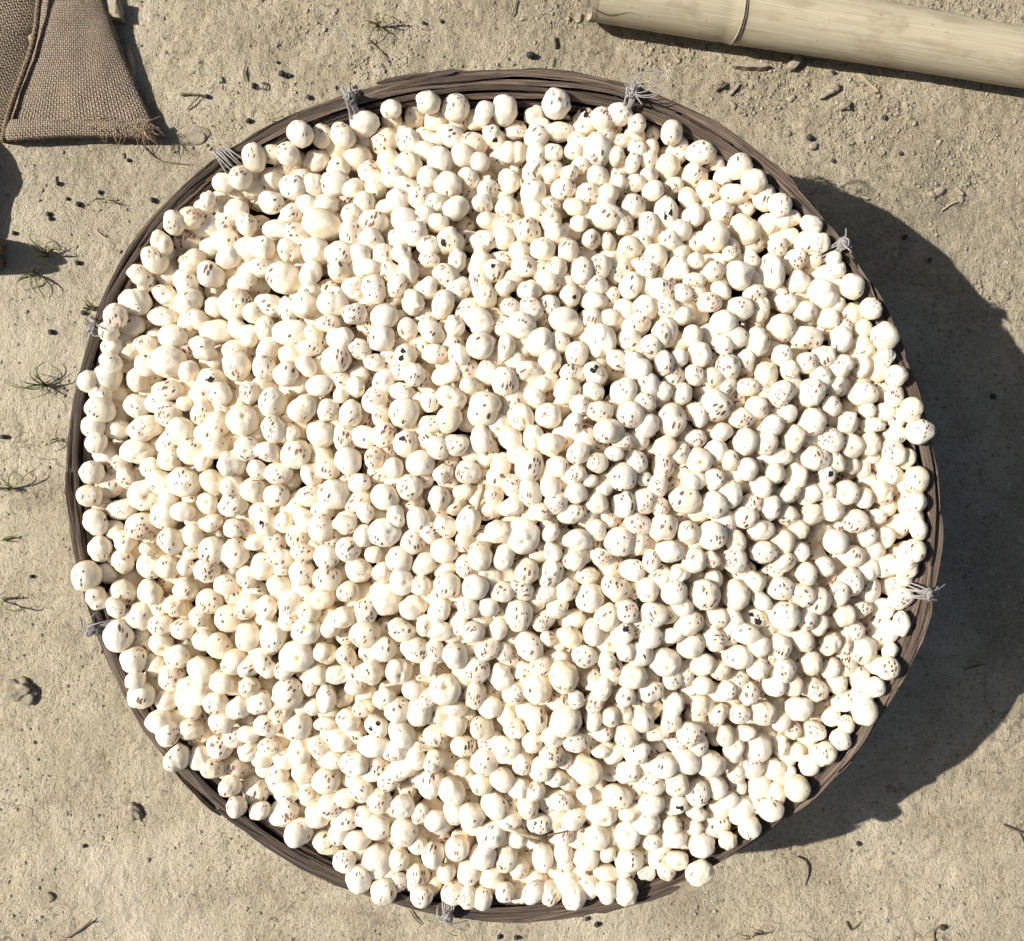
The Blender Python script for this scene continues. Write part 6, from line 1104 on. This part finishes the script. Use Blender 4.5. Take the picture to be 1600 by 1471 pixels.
tuft(75, 400, [(-22, -36, .014, 3), (18, -20, .012, 4), (24, -8, .014, 4), (-8, -22, .014, 3), (5, 14, .004, 3), (-28, -26, .01, 2.5)] + rb(6, 8, 18, 6), 'thin grass tuft growing at the edge of the sack shadow', 0.35, 52)
tuft(55, 430, [(-24, 24, .012, 4), (22, 40, .012, 4), (14, 36, .01, 3), (4, 20, .012, 3), (-14, 20, .012, 3)] + rb(5, 8, 18, 7), 'drooping grass tuft just below the sack shadow', 0.45, 53)
tuft(145, 482, [(-5, -20, .01, 3), (12, -16, .008, 2.5), (-6, 10, .008, 2.5), (4, 14, .008, 2)] + rb(8, 6, 16, 8), 'low yellowish grass tuft touching the upper left basket wall', 0.7, 54)
tuft(95, 686, [(2, -18, .008, 3), (-16, 20, .008, 3), (8, 12, .006, 2.5), (-14, 4, .006, 2.5)], 'short sprig of grass at the left basket wall', 0.4, 55)
tuft(20, 762, [(14, -28, .014, 3.4), (50, -34, .012, 3.2), (-8, -28, .01, 3), (-26, 4, .008, 3), (8, 12, .006, 3)] + rb(5, 6, 16, 9), 'grass sprig with a long bent blade at the left edge', 0.35, 56)
tuft(4, 938, [(56, 8, .012, 3), (4, 24, .01, 2.6), (8, -14, .01, 3), (26, -4, .012, 3)], 'grass sprig with one long blade at the left edge below', 0.35, 57)
tuft(4, 845, [(24, -8, .006, 2.6), (18, -2, .006, 2)], 'single faint grass blade at the left edge', 0.6, 58)
tuft(590, 40, [(42, 2, .012, 4), (22, -10, .012, 3.5), (-28, -2, .01, 3), (-12, 30, .008, 2.6), (14, 28, .006, 2.4), (-24, 8, .008, 2.6)] + rb(8, 8, 20, 10, w=(1.8, 3)), 'sparse green grass tuft above the basket rim', 0.45, 59)
tuft(162, 312, [(34, 8, .006, 3), (-20, 2, .006, 2.6), (14, -3, .006, 3), (24, -2, .006, 2)], 'flattened yellow grass blades on soil between sack and basket', 0.9, 60)
tuft(1178, 1460, [(-30, 0, .005, 5), (-14, -10, .01, 5), (18, -14, .008, 2.4), (20, -4, .004, 2.4)], 'yellow curled grass leaf at the bottom edge', 0.9, 61)
tuft(425, 187, [(6, -8, .006, 2.2), (-6, 6, .004, 2.2), (8, 4, .004, 2)], 'tiny dry grass sprig at the upper left rim', 0.8, 62)
twig('straw', [(0, 845, .001), (12, 842, .001), (22, 838, .001)], 0.0006, M['drygrass'], 'dry stalk poking in from the left edge', 'straw')

# things that lie on the heap or beside the sack
blk = MB(); bx0, bx1 = P(166, 34, 0.0), P(193, 6, 0.0); hz = 0.011
x0, x1, y0, y1 = bx0.x, bx1.x, bx0.y, bx1.y; bev = 0.0018
ringv = []
for (ins, z) in ((0.0, -0.002), (0.0, hz - bev), (bev, hz)):
    for (x, y) in ((x0 + ins, y0 + ins), (x1 - ins, y0 + ins * 1.4), (x1 - ins * 1.6, y1 - ins), (x0 + ins * 1.2, y1 - ins)): ringv.append((x + 0.0008 * math.sin(y * 900), y + 0.0008 * math.sin(x * 700), z))
fc_ = [(0, 1, 2, 3)[::-1]]
for i in range(2):
    for k in range(4): q = (k + 1) % 4; fc_.append((i * 4 + k, i * 4 + q, (i + 1) * 4 + q, (i + 1) * 4 + k))
fc_.append((8, 9, 10, 11)); blk.add(ringv, fc_)
o = blk.build('clay_block', M['brick'], None, False); tag(o, 'small sandy clay block in shade behind the sack edge', 'block')

def on_heap(name, a, b, za, zb_, r, mat, label, cat):
    A, B = P(a[0], a[1], za), P(b[0], b[1], zb_); mb = MB(); mid = A.lerp(B, 0.5) + Vector((0, 0, 0.0015))
    C = [A, A.lerp(mid, 0.5) + Vector((0, 0, 0.0004)), mid, mid.lerp(B, 0.5), B]; mb.add(*tube(C, [r, r, r, r * 0.9, r * 0.7], 6)); o = mb.build(name, mat); tag(o, label, cat); return o
def top_at(u, v):
    """Height of the heap's surface under a photo pixel."""
    best = RIM_H - 0.02
    for s in RAW[:1150]:
        su, sv, sz, sa, sb, _, _ = parse(s); q = math.sqrt(sa * sb); d2 = ((su - u) ** 2 + (sv - v) ** 2) / (q * q)
        if d2 < 1: best = max(best, sz + q * PX * (1 - sz / CAM_H) * math.sqrt(1 - d2))
    return best
def heap_top(a, b): return max(top_at(a[0] + (b[0] - a[0]) * k / 6, a[1] + (b[1] - a[1]) * k / 6) for k in range(7))
for (a, b, r, m_n, nm, lab) in (((796, 1297), (850, 1312), 0.0011, 'straw', 'straw', 'pale split straw lying on the heap near its lower edge'), ((812, 1303), (852, 1306), 0.0008, 'straw', 'straw', 'thinner straw crossing the split straw on the heap'),
                                ((850, 1306), (908, 1293), 0.0006, 'twig', 'twig', 'hair-thin dark stalk lying on the heap by the straws'), ((755, 757), (744, 798), 0.0019, 'straw', 'straw', 'short cream stalk standing among seeds at mid-heap')):
    z = heap_top(a, b) - 0.002; on_heap(nm, a, b, z, z, r, M[m_n], lab, nm)
